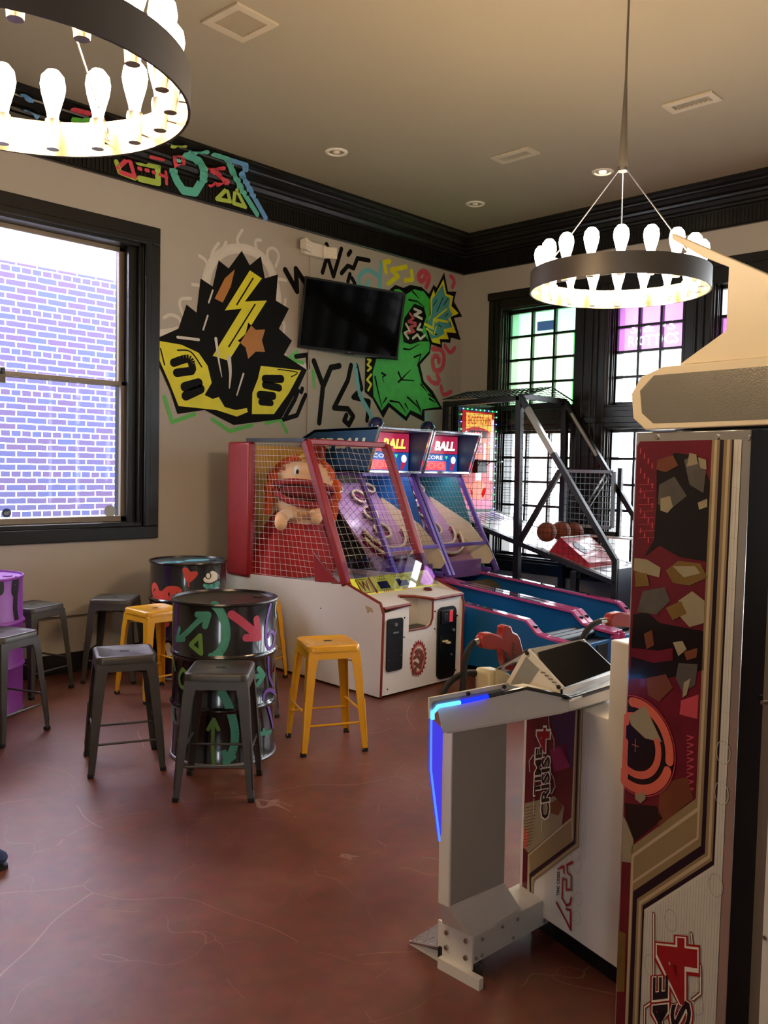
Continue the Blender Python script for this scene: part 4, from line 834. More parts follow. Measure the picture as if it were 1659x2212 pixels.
MB().box(4.86, 4.91, YF - 0.035, YF - 0.018, 0.325, 0.335, CREAM).box(4.895, 4.93, YF - 0.045, YF - 0.02, 0.310, 0.322, CREAM).build('paper_ticket', d2)
mb = MB()
for p in ((4.46, 0.55), (4.46, 0.41), (4.79, 0.56), (4.79, 0.43), (4.30, 0.06), (5.05, 0.5), (5.05, 0.08)): mb.ball((p[0], YF, p[1]), 0.006, RUBBER, 8)
for k in range(7): mb.ball((X0, 4.25 + k * 0.25, (0.60, 0.30, 0.56, 0.18, 0.55, 0.5, 0.46)[k]), 0.005, RUBBER, 8)
mb.build('bolt_heads', bt); MB().prism([px(*p, X0) for p in [(789, 1308), (804, 1314), (806, 1324), (792, 1318)]], (-0.001, 0, 0), mat('tan_label', 'B89C6A', 0.6)).build('tan_label', bt)
# flaming oval badge (plain swirls inside)
SF = Plane((4.0, YF + 0.001), (1, 0)); mb = MB(); oc = (4.615, 0.235)
BRN = mat('decal_brown', '7A4638', 0.5); DRD = mat('decal_red', '8E2A2E', 0.5); DSK = mat('decal_salmon', 'C87A6A', 0.5); DWH = mat('decal_white', 'E8DFDA', 0.5)
def onf(x, z): return (x - 4.0, z)
fl = []
for k in range(44):
    a = 2 * PI * k / 44; q = 1.22 if k % 2 else 1.0; fl.append(onf(oc[0] + 0.078 * q * math.cos(a + 0.08 * (k % 2)), oc[1] + 0.115 * q * math.sin(a + 0.08 * (k % 2))))
mb.spoly(SF, fl, DRD, 0.003, pixels=False)
mb.spoly(SF, [onf(oc[0] + 0.07 * math.cos(2 * PI * k / 30), oc[1] + 0.105 * math.sin(2 * PI * k / 30)) for k in range(30)], DSK, 0.004, pixels=False)
mb.spoly(SF, [onf(oc[0] + 0.056 * math.cos(2 * PI * k / 30), oc[1] + 0.09 * math.sin(2 * PI * k / 30)) for k in range(30)], DWH, 0.005, pixels=False)
for pts, w_, m in (([(-.03, .05), (.0, .06), (.03, .03), (.04, -.01), (.02, -.04)], 0.035, BRN), ([(-.045, .01), (-.02, .02), (.01, -.0), (.03, -.03)], 0.03, BRN), ([(-.04, -.03), (-.01, -.05), (.02, -.07)], 0.03, BRN), ([(-.03, .03), (0, .035)], 0.012, DRD), ([(-.05, -.10), (-.03, -.07)], 0.03, BRN), ([(-.03, -.02), (0, -.02)], 0.014, DWH), ([(0.035, 0.05), (0.05, 0.0), (0.03, -0.06)], 0.012, DRD)):
    mb.stroke(SF, [onf(oc[0] + a, oc[1] + b) for a, b in pts], w_, m, 0.0065, pixels=False, smooth=True)
mb.build('oval_badge', bt, smooth=0)
# score board: sloping yellow panel and clear shield
A, B, Cq, D = px(745, 1266, 4.25), None, None, None
ylo, yhi = YF + 0.245, YF + 0.35
PL = [Vector((X0 + 0.03, ylo, 0.697)), Vector((X1 - 0.03, ylo, 0.702)), Vector((X1 - 0.03, yhi, 0.815)), Vector((X0 + 0.03, yhi, 0.805))]
ex = PL[1] - PL[0]; ey = PL[3] - PL[0]; nn = ex.cross(ey).normalized()
SY = mat('score_yellow_glow', 'D9D33A', 0.3, coat=0.5, emit='D9D33A', es=0.22); SR = mat('score_red', 'B32A22', 0.4); SN = mat('score_ink', '24202C', 0.4); DSP = mat('display_dark', '232C4A', 0.15)  # slight glow added to the yellow, lifting the panel out of its shade
def onp(u, v, l=0.0): return PL[0] + ex * u + ey * v + nn * l
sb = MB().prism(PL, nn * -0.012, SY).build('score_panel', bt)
mb = MB()
def prect(u0, u1, v0, v1, m, l=0.002): mb.poly([onp(u0, v0, l), onp(u1, v0, l), onp(u1, v1, l), onp(u0, v1, l)], m)
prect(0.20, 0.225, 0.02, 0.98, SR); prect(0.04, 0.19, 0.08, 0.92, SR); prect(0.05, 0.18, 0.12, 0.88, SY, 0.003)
prect(0.28, 0.41, 0.22, 0.66, DSP); prect(0.52, 0.66, 0.24, 0.70, DSP)
for s_, u, v, wd, hh in (('TRIES', 0.29, 0.72, 0.12, 0.12), ('CREDITS', 0.28, 0.08, 0.15, 0.11), ('WEIGHT', 0.52, 0.76, 0.14, 0.12), ('GAIN', 0.545, 0.09, 0.10, 0.12), ('LBS', 0.675, 0.42, 0.05, 0.12), ('INSTRUCTIONS', 0.77, 0.88, 0.16, 0.06)):
    mb.text(s_, onp(u, v, 0.003), ex * wd, ey * hh, SN, bold=0.01)
mb.text('W', onp(0.06, 0.18, 0.004), ex * 0.11, ey * 0.62, SR, bold=0.03)
for u, v in ((0.27, 0.90), (0.50, 0.93), (0.29, 0.0), (0.53, 0.0)):
    for k in range(6): mb.poly([onp(u + k * 0.024, v, 0.003), onp(u + k * 0.024 + 0.014, v + 0.02, 0.003), onp(u + k * 0.024 + 0.022, v + 0.09, 0.003), onp(u + k * 0.024 + 0.008, v + 0.07, 0.003)], SR)
for k in range(7): prect(0.77 + 0.01 * (k % 2), 0.91, 0.20 + k * 0.09, 0.235 + k * 0.09, mat('score_small_text', 'C99A3A', 0.5), 0.003)
for u in (0.735, 0.935):
    for k in range(7): mb.poly([onp(u, 0.1 + k * 0.11, 0.003), onp(u + 0.012, 0.13 + k * 0.11, 0.003), onp(u + 0.018, 0.2 + k * 0.11, 0.003), onp(u + 0.004, 0.17 + k * 0.11, 0.003)], SR)
mb.build('score_lettering', sb, smooth=0)
ACR = glass_mat('clear_acrylic', 'E4E6FF', 0.25)
up = Vector((0, 0.08, 0.16))
MB().prism([onp(0.0, 0.0, 0.02), onp(1.0, 0.0, 0.02), onp(1.0, 1.0, 0.02) + up * 0.75, onp(0.0, 1.0, 0.02) + up * 0.75], nn * 0.004, ACR).build('clear_shield', bt, smooth=0)
# padded frame
q0, q1 = X0 + 0.02, X1 - 0.02; zt = 1.80
MB().box(q0 - 0.045, q0 + 0.03, 5.62, 5.92, 0.70, 1.80, REDPAD).build('rear_pad', bt, bev=0.02)
MB().box(q1 - 0.03, q1 + 0.02, 5.72, 5.92, 0.70, 1.80, REDPAD).build('rear_pad', bt, bev=0.02)
for x, nm in ((q0, 'front_post'), (q1, 'front_post')):
    MB().bar((x, 4.97, 1.80), (x, 4.49, 0.76), 0.06, 0.065, REDPAD).build(nm, bt, bev=0.01)
MB().prism([(q0 - 0.01, 4.86, 0.98), (q0 - 0.01, 4.60, 0.77), (q0 - 0.01, 4.84, 0.745)], (0.03, 0, 0), REDPAD).build('corner_pad', bt, bev=0.008)
MB().bar((q0, 4.97, 1.80), (q1, 4.97, 1.80), 0.05, 0.045, REDPAD).build('front_top_rail', bt, bev=0.008)
MB().bar((q0, 4.97, 1.81), (q0, 5.7, 1.815), 0.035, 0.03, BLACKM).build('side_top_rail', bt); MB().bar((q1, 4.97, 1.81), (q1, 5.8, 1.815), 0.035, 0.03, BLACKM).build('side_top_rail', bt)
mb = MB(); net(mb, (q0, 5.64, 0.735), (q0, 4.54, 0.765), (q0, 4.98, 1.78), (q0, 5.64, 1.79), 17, 22, 0.0011, NET, 0.012); mb.build('side_net', bt, smooth=0)
mb = MB(); net(mb, (q0 + 0.02, 4.53, 0.86), (q1 - 0.02, 4.53, 0.86), (q1 - 0.02, 4.96, 1.775), (q0 + 0.02, 4.96, 1.775), 13, 18, 0.0011, NET, 0.012); mb.build('front_net', bt, smooth=0)
YWALL = mat('painted_backdrop', 'C99A3C', 0.6, var=0.25, scale=2.2)
MB().box(X0 + 0.05, X1 - 0.03, 5.93, 5.96, 0.60, 1.78, YWALL).build('backdrop', bt)
MB().box(X0 + 0.022, X1 - 0.022, 4.55, 6.06, 0.66, 0.70, mat('carpet_deck', '8A8784', 0.9)).build('deck', bt)
# cloth doll
REDC = mat('red_cloth', '9C1416', 0.85, var=0.15, scale=5, bump=0.3, bscale=12); SKIN = mat('peach_cloth', 'E6B98E', 0.85, var=0.05, bump=0.15, bscale=40); YARN = mat('orange_yarn', 'C8501C', 0.9, var=0.2, scale=30, bump=0.5, bscale=60); LIPS = mat('lip_cloth', '8E1B22', 0.8); MOUTH = mat('mouth_lining', '6E1014', 0.9); BLOND = mat('gold_cloth', 'C9A23C', 0.85)
dl = thing('cloth_doll', (4.66, 5.62, 0.70), 'big cloth doll with orange hair, open mouth and red skirt inside the netted game', 'doll')
vs = []; n = 48; prof = [(0.40, 0.0), (0.385, 0.12), (0.33, 0.28), (0.26, 0.42), (0.17, 0.52), (0.10, 0.58)]
for q, z in prof:
    for k in range(n):
        a = 2 * PI * k / n; rr = q * (1 + 0.045 * math.sin(9 * a) * (1 - z / 0.7)); vs.append((4.66 + rr * math.cos(a), 5.62 + rr * 0.72 * math.sin(a), 0.705 + z))
MB().add(vs, [(i * n + k, i * n + (k + 1) % n, (i + 1) * n + (k + 1) % n, (i + 1) * n + k) for i in range(len(prof) - 1) for k in range(n)], REDC).build('skirt', dl, smooth=60)
hc = Vector((4.66, 5.50, 1.40)); hr = Matrix.Rotation(-0.55, 3, 'Z') @ Matrix.Rotation(0.12, 3, 'Y')
def H_(x, y, z): return hc + hr @ Vector((x, y, z))
hd = MB().ball(H_(0, 0, 0.12), 0.20, SKIN, 28, (1.25, 0.95, 0.85), hr).ball(H_(0, -0.02, -0.13), 0.17, SKIN, 24, (1.30, 1.0, 0.62), hr).build('head', dl, smooth=80)
for i, (p, q) in enumerate((((-0.10, -0.185, 0.17), 1), ((0.07, -0.19, 0.17), 1))):
    eb = MB().ball(H_(*p), 0.034, DWH, 14, (0.7, 0.5, 1.2), hr).build('eye', hd)
    MB().ball(H_(p[0] + 0.006, p[1] - 0.015, p[2] - 0.012), 0.017, RUBBER, 12, (0.8, 0.5, 1.2), hr).build('pupil', eb)
MB().ball(H_(0, -0.09, -0.005), 0.17, MOUTH, 24, (1.25, 0.9, 0.42), hr).build('mouth_lining', hd, smooth=80)
def lip(z, k, r_): return [H_(math.cos(a) * 0.235, -0.075 - 0.15 * math.sin(a), z + k * math.sin(a)) for a in [PI * i / 16 for i in range(17)]]
MB().tube(lip(0.03, 0.05, 0), 0.026, LIPS, 10).build('upper_lip', hd, smooth=80); MB().tube(lip(-0.01, -0.09, 0), 0.028, LIPS, 10).build('lower_lip', hd, smooth=80)
mb = MB(); rnd = random.Random(3)
for k in range(60):
    a = PI * (k / 59.0); s_ = Vector((math.cos(a) * 0.235, 0.02, 0.13 + math.sin(a) * 0.155))
    mb.tube([H_(s_.x * 0.82, -0.08 + rnd.uniform(-0.05, 0.03), s_.z * 0.9 + 0.02), H_(s_.x, -0.05, s_.z + 0.012), H_(s_.x * 1.04, 0.08, s_.z)], 0.016, YARN, 6)
for sx in (-1, 1):
    for j in range(3): mb.ball(H_(sx * (0.265 + 0.012 * (j % 2)), -0.03, 0.08 - 0.085 * j), 0.062, YARN, 12, (0.85, 0.9, 1.0))
    mb.tube([H_(sx * 0.27, -0.03, -0.12), H_(sx * 0.275, -0.04, -0.23)], [0.05, 0.03], YARN, 10)
for k in range(5): mb.ball(H_(-0.02 + 0.03 * math.sin(k * 2), -0.10, 0.26 + 0.012 * k), 0.035, BLOND, 10, (1.4, 1, 0.7))
mb.build('yarn_hair', dl, smooth=80)
MB().ball((4.66, 5.55, 1.17), 0.14, SKIN, 18, (1.2, 0.9, 0.75)).build('torso', dl, smooth=80)
for (hx, hy), s_ in (((607, 1128), -1), ((684, 1116), 1)):
    e = py(hx, hy, 5.27); m0 = Vector((4.66 + s_ * 0.09, 5.46, 1.20)); k_ = (m0 + e) / 2 + Vector((s_ * 0.02, 0, 0.045))
    mb = MB().tube([m0, k_, e + Vector((0, 0, 0.03))], [0.05, 0.05, 0.052], SKIN, 12)
    mb.ball(e, 0.058, SKIN, 14, (0.95, 0.8, 1.15)).ball(e + Vector((-s_ * 0.045, 0, 0.035)), 0.026, SKIN, 10, (1.2, 0.8, 0.9)); mb.build('arm', dl, smooth=80)
# ------------------------------------------------------------------ two alley-roller games side by side
LILAC = mat('lilac_target', 'B58FB4', 0.35, coat=0.3); TGR = mat('target_magenta', 'A8265A', 0.35, coat=0.4); TEALP = mat('teal_side', '1E6E74', 0.4); CHW = mat('chrome_trim_bright', 'D8DCE8', 0.12, 0.9); MESHG = mat('wire_grey', '55505E', 0.4, 0.5)
SG_P = mat('sign_pink', 'C8325E', 0.25, emit='D8325E', es=0.25); SG_W = mat('sign_white', 'FFFFFF', 0.3, emit='FFF4E0', es=0.9); SG_O = mat('sign_orange', 'FF9A3A', 0.3, emit='FFB050', es=1.0); SG_B = mat('sign_blue', '1C4C98', 0.3, emit='1C4C98', es=0.5); SG_R = mat('sign_red_led', 'C01020', 0.2, emit='E01424', es=1.3); SG_D = mat('sign_shadow', '1A2140', 0.4); SG_G = mat('sign_green', '3FCF6A', 0.3, emit='3FCF6A', es=1.0)
BALLIN = mat('rolling_ball_wood', '5A5236', 0.5)
def alley(x0, x1, label, lit):
    r = thing('alley_bowling_game', ((x0 + x1) / 2, 3.25, 0), label, 'arcade game', 'blue alley-roller games'); W_ = 0.03
    # sides of the low lane body
    prof = [(6.1, 0.10), (3.30, 0.10), (3.24, 0.14), (3.24, 0.395), (3.42, 0.41), (3.50, 0.425), (3.60, 0.51), (5.0, 0.615), (6.1, 0.66)]
    for x, nm in ((x0, 'lane_side'), (x1 - W_, 'lane_side')): MB().prism(yz(x, prof), (W_, 0, 0), BLUELAM).build(nm, r)
    for x in (x0 + 0.036, x1 - 0.036):
        mb = MB(); pr = [(3.24, 0.14), (3.24, 0.395), (3.42, 0.41), (3.50, 0.425), (3.60, 0.51), (5.0, 0.615), (6.1, 0.66)]
        for a, b in zip(pr[1:], pr[2:]): mb.bar((x, a[0], a[1] + 0.006), (x, b[0], b[1] + 0.006), 0.072, 0.022, PINKT)
        rail = mb.bar((x, 3.238, 0.14), (x, 3.238, 0.40), 0.07, 0.02, PINKT).build('top_rail', r, bev=0.004)
        MB().bar((x, 3.9, 0.5515), (x, 4.75, 0.615), 0.05, 0.006, mat('rail_glass_strip', '4A4660', 0.05, 0.3)).build('rail_strip', rail)
        MB().lathe((x + 0.006, 3.548, 0.478), [(0.026, -0.012), (0.026, 0.008), (0.0, 0.01)], mat('cup_navy', '101A34', 0.3), 18).build('drink_cup', rail)
        MB().box(x - 0.035, x + 0.035, 3.29, 3.40, 0.412, 0.415, mat('decal_aqua', '7FC9A8', 0.15)).build('rail_decal', rail)
    MB().box(x0 + W_, x1 - W_, 3.27, 6.0, 0.10, 0.13, NAVY).build('base', r); MB().box(x0 + 0.05, x1 - 0.05, 3.40, 6.0, 0.0, 0.10, BLACKM).build('plinth', r)
    MB().prism(yz(x0 + W_, [(3.60, 0.26), (5.15, 0.36), (5.15, 0.33), (3.60, 0.23)]), (x1 - x0 - 2 * W_, 0, 0), mat('lane_carpet', '2F7FA8', 0.35, var=0.08)).build('lane', r)
    MB().box(x0 + W_, x1 - W_, 3.24, 3.27, 0.13, 0.36, BLUELAM).build('front_panel', r, bev=0.003)
    MB().box(x0 + 0.12, x0 + 0.26, 3.23, 3.24, 0.22, 0.34, mat('control_plate', '4FB3C9', 0.2)).build('ticket_plate', r); MB().box(x0 + 0.4, x0 + 0.55, 3.23, 3.24, 0.20, 0.34, BLACKM).build('coin_plate', r)
    MB().prism(yz(x0 + W_, [(3.28, 0.33), (3.60, 0.33), (3.60, 0.35), (3.28, 0.35)]), (x1 - x0 - 2 * W_, 0, 0), BLACKM).build('ball_tray', r)
    for k in range(3): MB().cyl((x0 + 0.10, 3.40 + 0.07 * k, 0.385), (x1 - 0.10, 3.40 + 0.07 * k, 0.385), 0.028, BLACKM).build('ball_return_roller', r)
    # hump at the end of the lane
    MB().cyl((x0 + W_, 4.98, 0.40), (x1 - W_, 4.98, 0.40), 0.17, BALLIN, n=28).build('lane_hump', r)
    MB().box(x0 + 0.06, x1 - 0.06, 5.06, 5.09, 0.60, 0.76, mat('purple_guard', '7E5AA0', 0.35)).build('guard_board', r, bev=0.006)
    # target board
    T0, T1 = Vector((x0 + 0.04, 5.14, 0.72)), Vector((x0 + 0.04, 5.92, 1.46)); tu = Vector((x1 - x0 - 0.08, 0, 0)); tv = T1 - T0; tn = tu.cross(tv).normalized()
    tb = MB().prism([T0, T0 + tu, T1 + tu, T1], -tn * 0.02, LILAC).build('target_board', r)
    def tp(u, v, l=0.0): return T0 + tu * u + tv * v + tn * l
    def ring(mb, u, v, q, m, r_=0.011, a0=0, a1=2 * PI, k=0.045):
        N = 28; P = [tp(u + q * math.cos(a0 + (a1 - a0) * i / N) / tu.length, v + q * math.sin(a0 + (a1 - a0) * i / N) / tv.length, k) for i in range(N + (0 if a1 - a0 > 6.2 else 1))]
        mb.tube(P, r_, m, 8, closed=a1 - a0 > 6.2)
        Q = [tp(u + q * math.cos(a0 + (a1 - a0) * i / N) / tu.length, v + q * math.sin(a0 + (a1 - a0) * i / N) / tv.length, 0.002) for i in range(N + 1)]; Q2 = [p + tn * k for p in Q]
        mb.add(Q + Q2, [(i, i + 1, N + 2 + i, N + 1 + i) for i in range(N)] + [(N + 1 + i, N + 2 + i, i + 1, i) for i in range(N)], TGR if r_ > 0.012 else LILAC)
    for u, v, q, nm in ((0.5, 0.80, 0.075, 1), (0.5, 0.60, 0.075, 1), (0.5, 0.40, 0.085, 1)):
        mb = MB(); ring(mb, u, v, q, CREAM)
        mb.poly([tp(u + (q - 0.012) * math.cos(a) / tu.length, v + (q - 0.012) * math.sin(a) / tv.length, 0.006) for a in [2 * PI * i / 24 for i in range(24)]], TGR)
        mb.poly([tp(u + 0.035 * math.cos(a) / tu.length, v + 0.035 * math.sin(a) / tv.length, 0.01) for a in [2 * PI * i / 16 for i in range(16)]], SG_D); mb.build('target_ring', tb)
    for u in (0.16, 0.84): mb = MB(); ring(mb, u, 0.90, 0.055, CREAM); mb.poly([tp(u + 0.045 * math.cos(a) / tu.length, 0.90 + 0.045 * math.sin(a) / tv.length, 0.006) for a in [2 * PI * i / 16 for i in range(16)]], TGR); mb.build('target_ring', tb)
    mb = MB(); ring(mb, 0.5, 0.42, 0.25, CREAM, 0.013, PI * 1.02, PI * 1.98, 0.06); mb.build('target_fence', tb); mb = MB(); ring(mb, 0.5, 0.36, 0.30, CREAM, 0.013, PI * 1.05, PI * 1.95, 0.06); mb.build('target_fence', tb)
    # cream wings on the cage walls
    for x in (x1 - 0.045,): MB().prism(yz(x, [(5.75, 1.33), (5.25, 1.10), (4.99, 0.87), (4.93, 0.78), (4.98, 0.72), (5.10, 0.71), (5.35, 0.84), (5.75, 1.2)]), (0.01, 0, 0), CREAM).build('ball_guide', r)
    MB().box(x0 + 0.10, x1 - 0.10, 5.50, 5.56, 1.548, 1.562, emit_mat('target_lamp_glow', 'F4E4FF', 9.0)).build('target_lamp', r)
    MB().box(x0 + 0.01, x1 - 0.01, 5.98, 6.02, 0.5, 1.6, mat('cage_back', '6F6B5C', 0.8)).build('cage_back', r)
    MB().prism(yz(x1 - 0.03, [(6.0, 1.56), (5.43, 1.56), (5.05, 0.68), (6.0, 0.68)]), (0.006, 0, 0), BLUELAM if x0 < 5.5 else TEALP).build('cage_liner', r)
    # cage frame
    mb = MB()
    for x in (x0 + 0.02, x1 - 0.02):
        mb.bar((x, 5.40, 1.555), (x, 4.90, 0.655), 0.035, 0.04, PURPLE).bar((x, 4.98, 0.66), (x, 5.9, 0.70), 0.03, 0.035, PURPLE).bar((x, 5.40, 1.555), (x, 6.0, 1.56), 0.03, 0.03, PURPLE)
    mb.bar((x0, 5.40, 1.555), (x1, 5.40, 1.555), 0.04, 0.04, PURPLE).bar((x0, 5.045, 0.915), (x1, 5.045, 0.915), 0.03, 0.035, PURPLE); mb.build('cage_frame', r, bev=0.004)
    mb = MB(); net(mb, (x0 + 0.03, 5.045, 0.915), (x1 - 0.03, 5.045, 0.915), (x1 - 0.03, 5.40, 1.54), (x0 + 0.03, 5.40, 1.54), 13, 13, 0.0012, NET if x0 > 5.5 else MESHG); mb.build('cage_front_mesh', r, smooth=0)
    mb = MB(); D_ = Vector((0, 0, 0))
    for k in range(-6, 15):
        for sgn in (1, -1):      # diagonal wires on the side opening
            pts = []
            for i in range(0, 41):
                y = 4.95 + i * 0.026; z = 0.68 + (k * 0.07) + sgn * (y - 5.4) * 0.8 + (0.0 if sgn > 0 else 0.1); lim = 4.92 + (z - 0.655) / (1.555 - 0.655) * 0.5
                if 0.68 < z < 1.54 and y > lim and y < 6.0: pts.append((x0 + 0.02, y, z))
            if len(pts) > 1: mb.tube([pts[0], pts[-1]], 0.0018, MESHG, 4, cap=False)
    mb.build('cage_side_mesh', r, smooth=0)
    # header box with the lit score sign
    hs = [(6.15, 1.60), (6.15, 1.88), (5.98, 1.95), (5.16, 1.965), (5.285, 1.585), (5.4, 1.555)]
    hd = MB(); HB = mat('header_blue', '1A4A78', 0.4, var=0.06)
    for x in (x0, x1 - 0.02): hd.prism(yz(x, hs), (0.02, 0, 0), HB)
    hd.prism([(x0, 6.15, 1.87), (x0, 5.98, 1.945), (x0, 5.16, 1.96), (x0, 5.16, 1.94), (x0, 5.98, 1.925), (x0, 6.15, 1.85)], (x1 - x0, 0, 0), HB).box(x0, x1, 5.30, 6.1, 1.565, 1.585, HB)
    hd = hd.build('header_box', r)
    mb = MB()
    for a, b in (((x0 + 0.012, 5.155, 1.955), (x1 - 0.012, 5.155, 1.955)), ((x0 + 0.012, 5.28, 1.58), (x1 - 0.012, 5.28, 1.58)), ((x0 + 0.012, 5.15, 1.962), (x0 + 0.012, 5.28, 1.58)), ((x1 - 0.012, 5.15, 1.962), (x1 - 0.012, 5.28, 1.58))): mb.bar(a, b, 0.022, 0.022, CHW)
    mb.build('header_trim', hd, bev=0.004)
    YS = 5.42; w0, w1 = x0 + 0.02, x1 - 0.02; sg = MB().box(w0, w1, YS, YS + 0.02, 1.585, 1.94, SG_D).build('score_sign', hd)
    mb = MB(); y_ = YS - 0.002; wS = w1 - w0
    def rc(u0, u1, z0, z1, m, l=0): mb.poly([(w0 + wS * u0, y_ - l, z0), (w0 + wS * u1, y_ - l, z0), (w0 + wS * u1, y_ - l, z1), (w0 + wS * u0, y_ - l, z1)], m)
    rc(0.0, 0.98, 1.76, 1.93, SG_P); rc(0.0, 0.98, 1.59, 1.755, SG_B); rc(0.03, 0.72, 1.60, 1.685, SG_R, 0.001)
    mb.text('ICE', (w0 + 0.03, y_ - 0.003, 1.80), (0.20, 0, 0), (0.02, 0, 0.10), SG_W, bold=0.05)
    mb.text('BALL', (w0 + 0.30, y_ - 0.003, 1.79), (0.30, 0, 0), (0.02, 0, 0.09), SG_O if lit else SG_W, bold=0.05); mb.text('BALL', (w0 + 0.308, y_ - 0.0015, 1.783), (0.30, 0, 0), (0.02, 0, 0.09), SG_D, bold=0.07)
    mb.text('SCORE', (w0 + 0.14, y_ - 0.003, 1.705), (0.28, 0, 0), (0, 0, 0.035), SG_W); mb.poly([(w0 + 0.46, y_ - 0.002, 1.738), (w0 + 0.50, y_ - 0.002, 1.738), (w0 + 0.48, y_ - 0.002, 1.705)], SG_G); mb.poly([(w0 + 0.06, y_ - 0.002, 1.738), (w0 + 0.10, y_ - 0.002, 1.738), (w0 + 0.08, y_ - 0.002, 1.705)], SG_G)
    mb.text('000', (w0 + 0.06, y_ - 0.003, 1.612), (0.40, 0, 0), (0, 0, 0.062), mat('led_digit', 'FF2A2A', 0.3, emit='FF3030', es=2.2), bold=0.03)
    mb.poly([(w0 + 0.585 + 0.035 * math.cos(a), y_ - 0.002, 1.70 + 0.035 * math.sin(a)) for a in [2 * PI * i / 20 for i in range(20)]], SG_W); mb.poly([(w0 + 0.54, y_ - 0.0015, 1.60), (w0 + 0.58, y_ - 0.0015, 1.60), (w0 + 0.62, y_ - 0.0015, 1.685), (w0 + 0.55, y_ - 0.0015, 1.675)], SG_P)
    mb.build('sign_artwork', sg, smooth=0)
    MB().lathe(((x0 + x1) / 2 + 0.02, 5.55, 1.955), [(0.075, 0), (0.08, 0.02), (0.076, 0.06), (0.055, 0.10), (0.025, 0.118), (0.0, 0.12)], mat('blue_beacon_dome', '10205A', 0.08, coat=1.0), 24).build('beacon_dome', r)
    return hd
h1 = alley(5.20, 5.90, 'blue ice-ball alley game nearest the netted white cabinet, its sign lit brightest', True)
alley(5.91, 6.61, 'blue ice-ball alley game next to the basketball machine', False)
mb = MB(); SI = Plane((5.2, 5.0), (0, 1))
mb.text('ICE BALL', (5.198, 6.02, 1.775), (0, -0.74, 0), (0, -0.03, 0.095), mat('pale_lettering', 'EDE8D8', 0.5), bold=0.04); mb.build('side_lettering', h1, smooth=0)

# ------------------------------------------------------------------ basketball machine
K0, K1 = 6.72, 7.50
bm = thing('basketball_game', ((K0 + K1) / 2, 4.7, 0), 'black-framed basketball shooting machine with a red lit backboard in the room corner', 'arcade game')
low = lambda y: 0.66 + (y - 3.73) * 0.262
for x in (K0, K1):
    mb = MB(); mb.bar((x, 3.73, 0), (x, 3.73, 0.86), 0.05, 0.05, BLACKM, (1, 0, 0)).bar((x, 3.73, 0.85), (x, 4.78, 2.31), 0.05, 0.05, BLACKM, (1, 0, 0)).bar((x, 4.755, 0), (x, 4.79, 2.32), 0.06, 0.06, BLACKM, (1, 0, 0))
    mb.bar((x, 3.73, low(3.73)), (x, 5.70, low(5.70)), 0.045, 0.07, BLACKM, (1, 0, 0)).bar((x, 5.70, 0), (x, 5.70, 2.29), 0.05, 0.05, BLACKM, (1, 0, 0)).bar((x, 4.78, 2.30), (x, 5.72, 2.27), 0.05, 0.06, BLACKM, (1, 0, 0))
    mb.bar((x, 4.32, 1.62), (x, 4.75, 0.93), 0.045, 0.045, BLACKM, (1, 0, 0)); mb.build('side_frame', bm, bev=0.003)
    MB().bar((x - 0.005, 4.70, 2.20), (x - 0.005, 4.395, 1.775), 0.055 if x == K0 else 0.03, 0.05 if x == K0 else 0.055, mat('clear_sleeve', 'B8BAB4', 0.15, 0.5), (1, 0, 0)).build('padding_sleeve', bm, bev=0.004)
for y, z in ((3.73, 0.05), (5.70, 0.05), (5.70, 2.28), (4.79, 2.32), (4.1, 0.68)): MB().bar((K0, y, z), (K1, y, z), 0.05, 0.05, BLACKM).build('cross_bar', bm, bev=0.003)
MB().box(K0, K1, 3.70, 3.76, 0.10, 0.78, mat('machine_navy', '0E1A30', 0.4)).build('front_board', bm, bev=0.003); MB().bar((K0, 4.13, 0), (K0, 4.13, 0.72), 0.06, 0.06, BLACKM).build('support_post', bm)
MW = mat('black_wire', '16171B', 0.5, 0.3)
def side_wire(x, nm):
    mb = MB(); s_ = 0.056
    for i in range(int(1.95 / s_) + 1):
        y = 3.76 + i * s_; z0 = low(y); z1 = 2.28 if y > 4.78 else 0.86 + (y - 3.73) / 1.05 * 1.45
        mb.tube([(x, y, z0), (x, y, z1)], 0.0017, MW, 4, cap=False)
    for j in range(30):
        z = 0.70 + j * s_; ya = max(3.75, 3.73 + (z - 0.86) / 1.45 * 1.05) if z > 0.86 else 3.75; yb = min(5.70, 3.73 + (z - 0.66) / 0.262)
        if yb > ya and z < 2.28: mb.tube([(x, ya, z), (x, yb, z)], 0.0017, MW, 4, cap=False)
    return mb.build(nm, bm, smooth=0)
side_wire(K0, 'side_wire_mesh'); side_wire(K1, 'side_wire_mesh')
# roof cage, folded along a ridge
mb = MB()
RP = [(K0, 2.325), ((K0 + K1) / 2, 2.43), (K1, 2.325)]
for (xa, za), (xb, zb) in zip(RP, RP[1:]):
    n1, n2 = 8, 19
    for i in range(n1 + 1): t = i / n1; mb.tube([(xa + (xb - xa) * t, 4.70, za + (zb - za) * t), (xa + (xb - xa) * t, 5.74, za + (zb - za) * t)], 0.003, MW, 4)
    for j in range(n2 + 1): y = 4.70 + 1.04 * j / n2; mb.tube([(xa, y, za), (xb, y, zb)], 0.003, MW, 4)
mb.tube([(K0, 4.70, 2.325), (RP[1][0], 4.70, RP[1][1]), (K1, 4.70, 2.325)], 0.007, MW, 6).tube([(K0, 5.74, 2.325), (RP[1][0], 5.74, RP[1][1]), (K1, 5.74, 2.325)], 0.007, MW, 6); mb.build('roof_wire_mesh', bm, smooth=0)
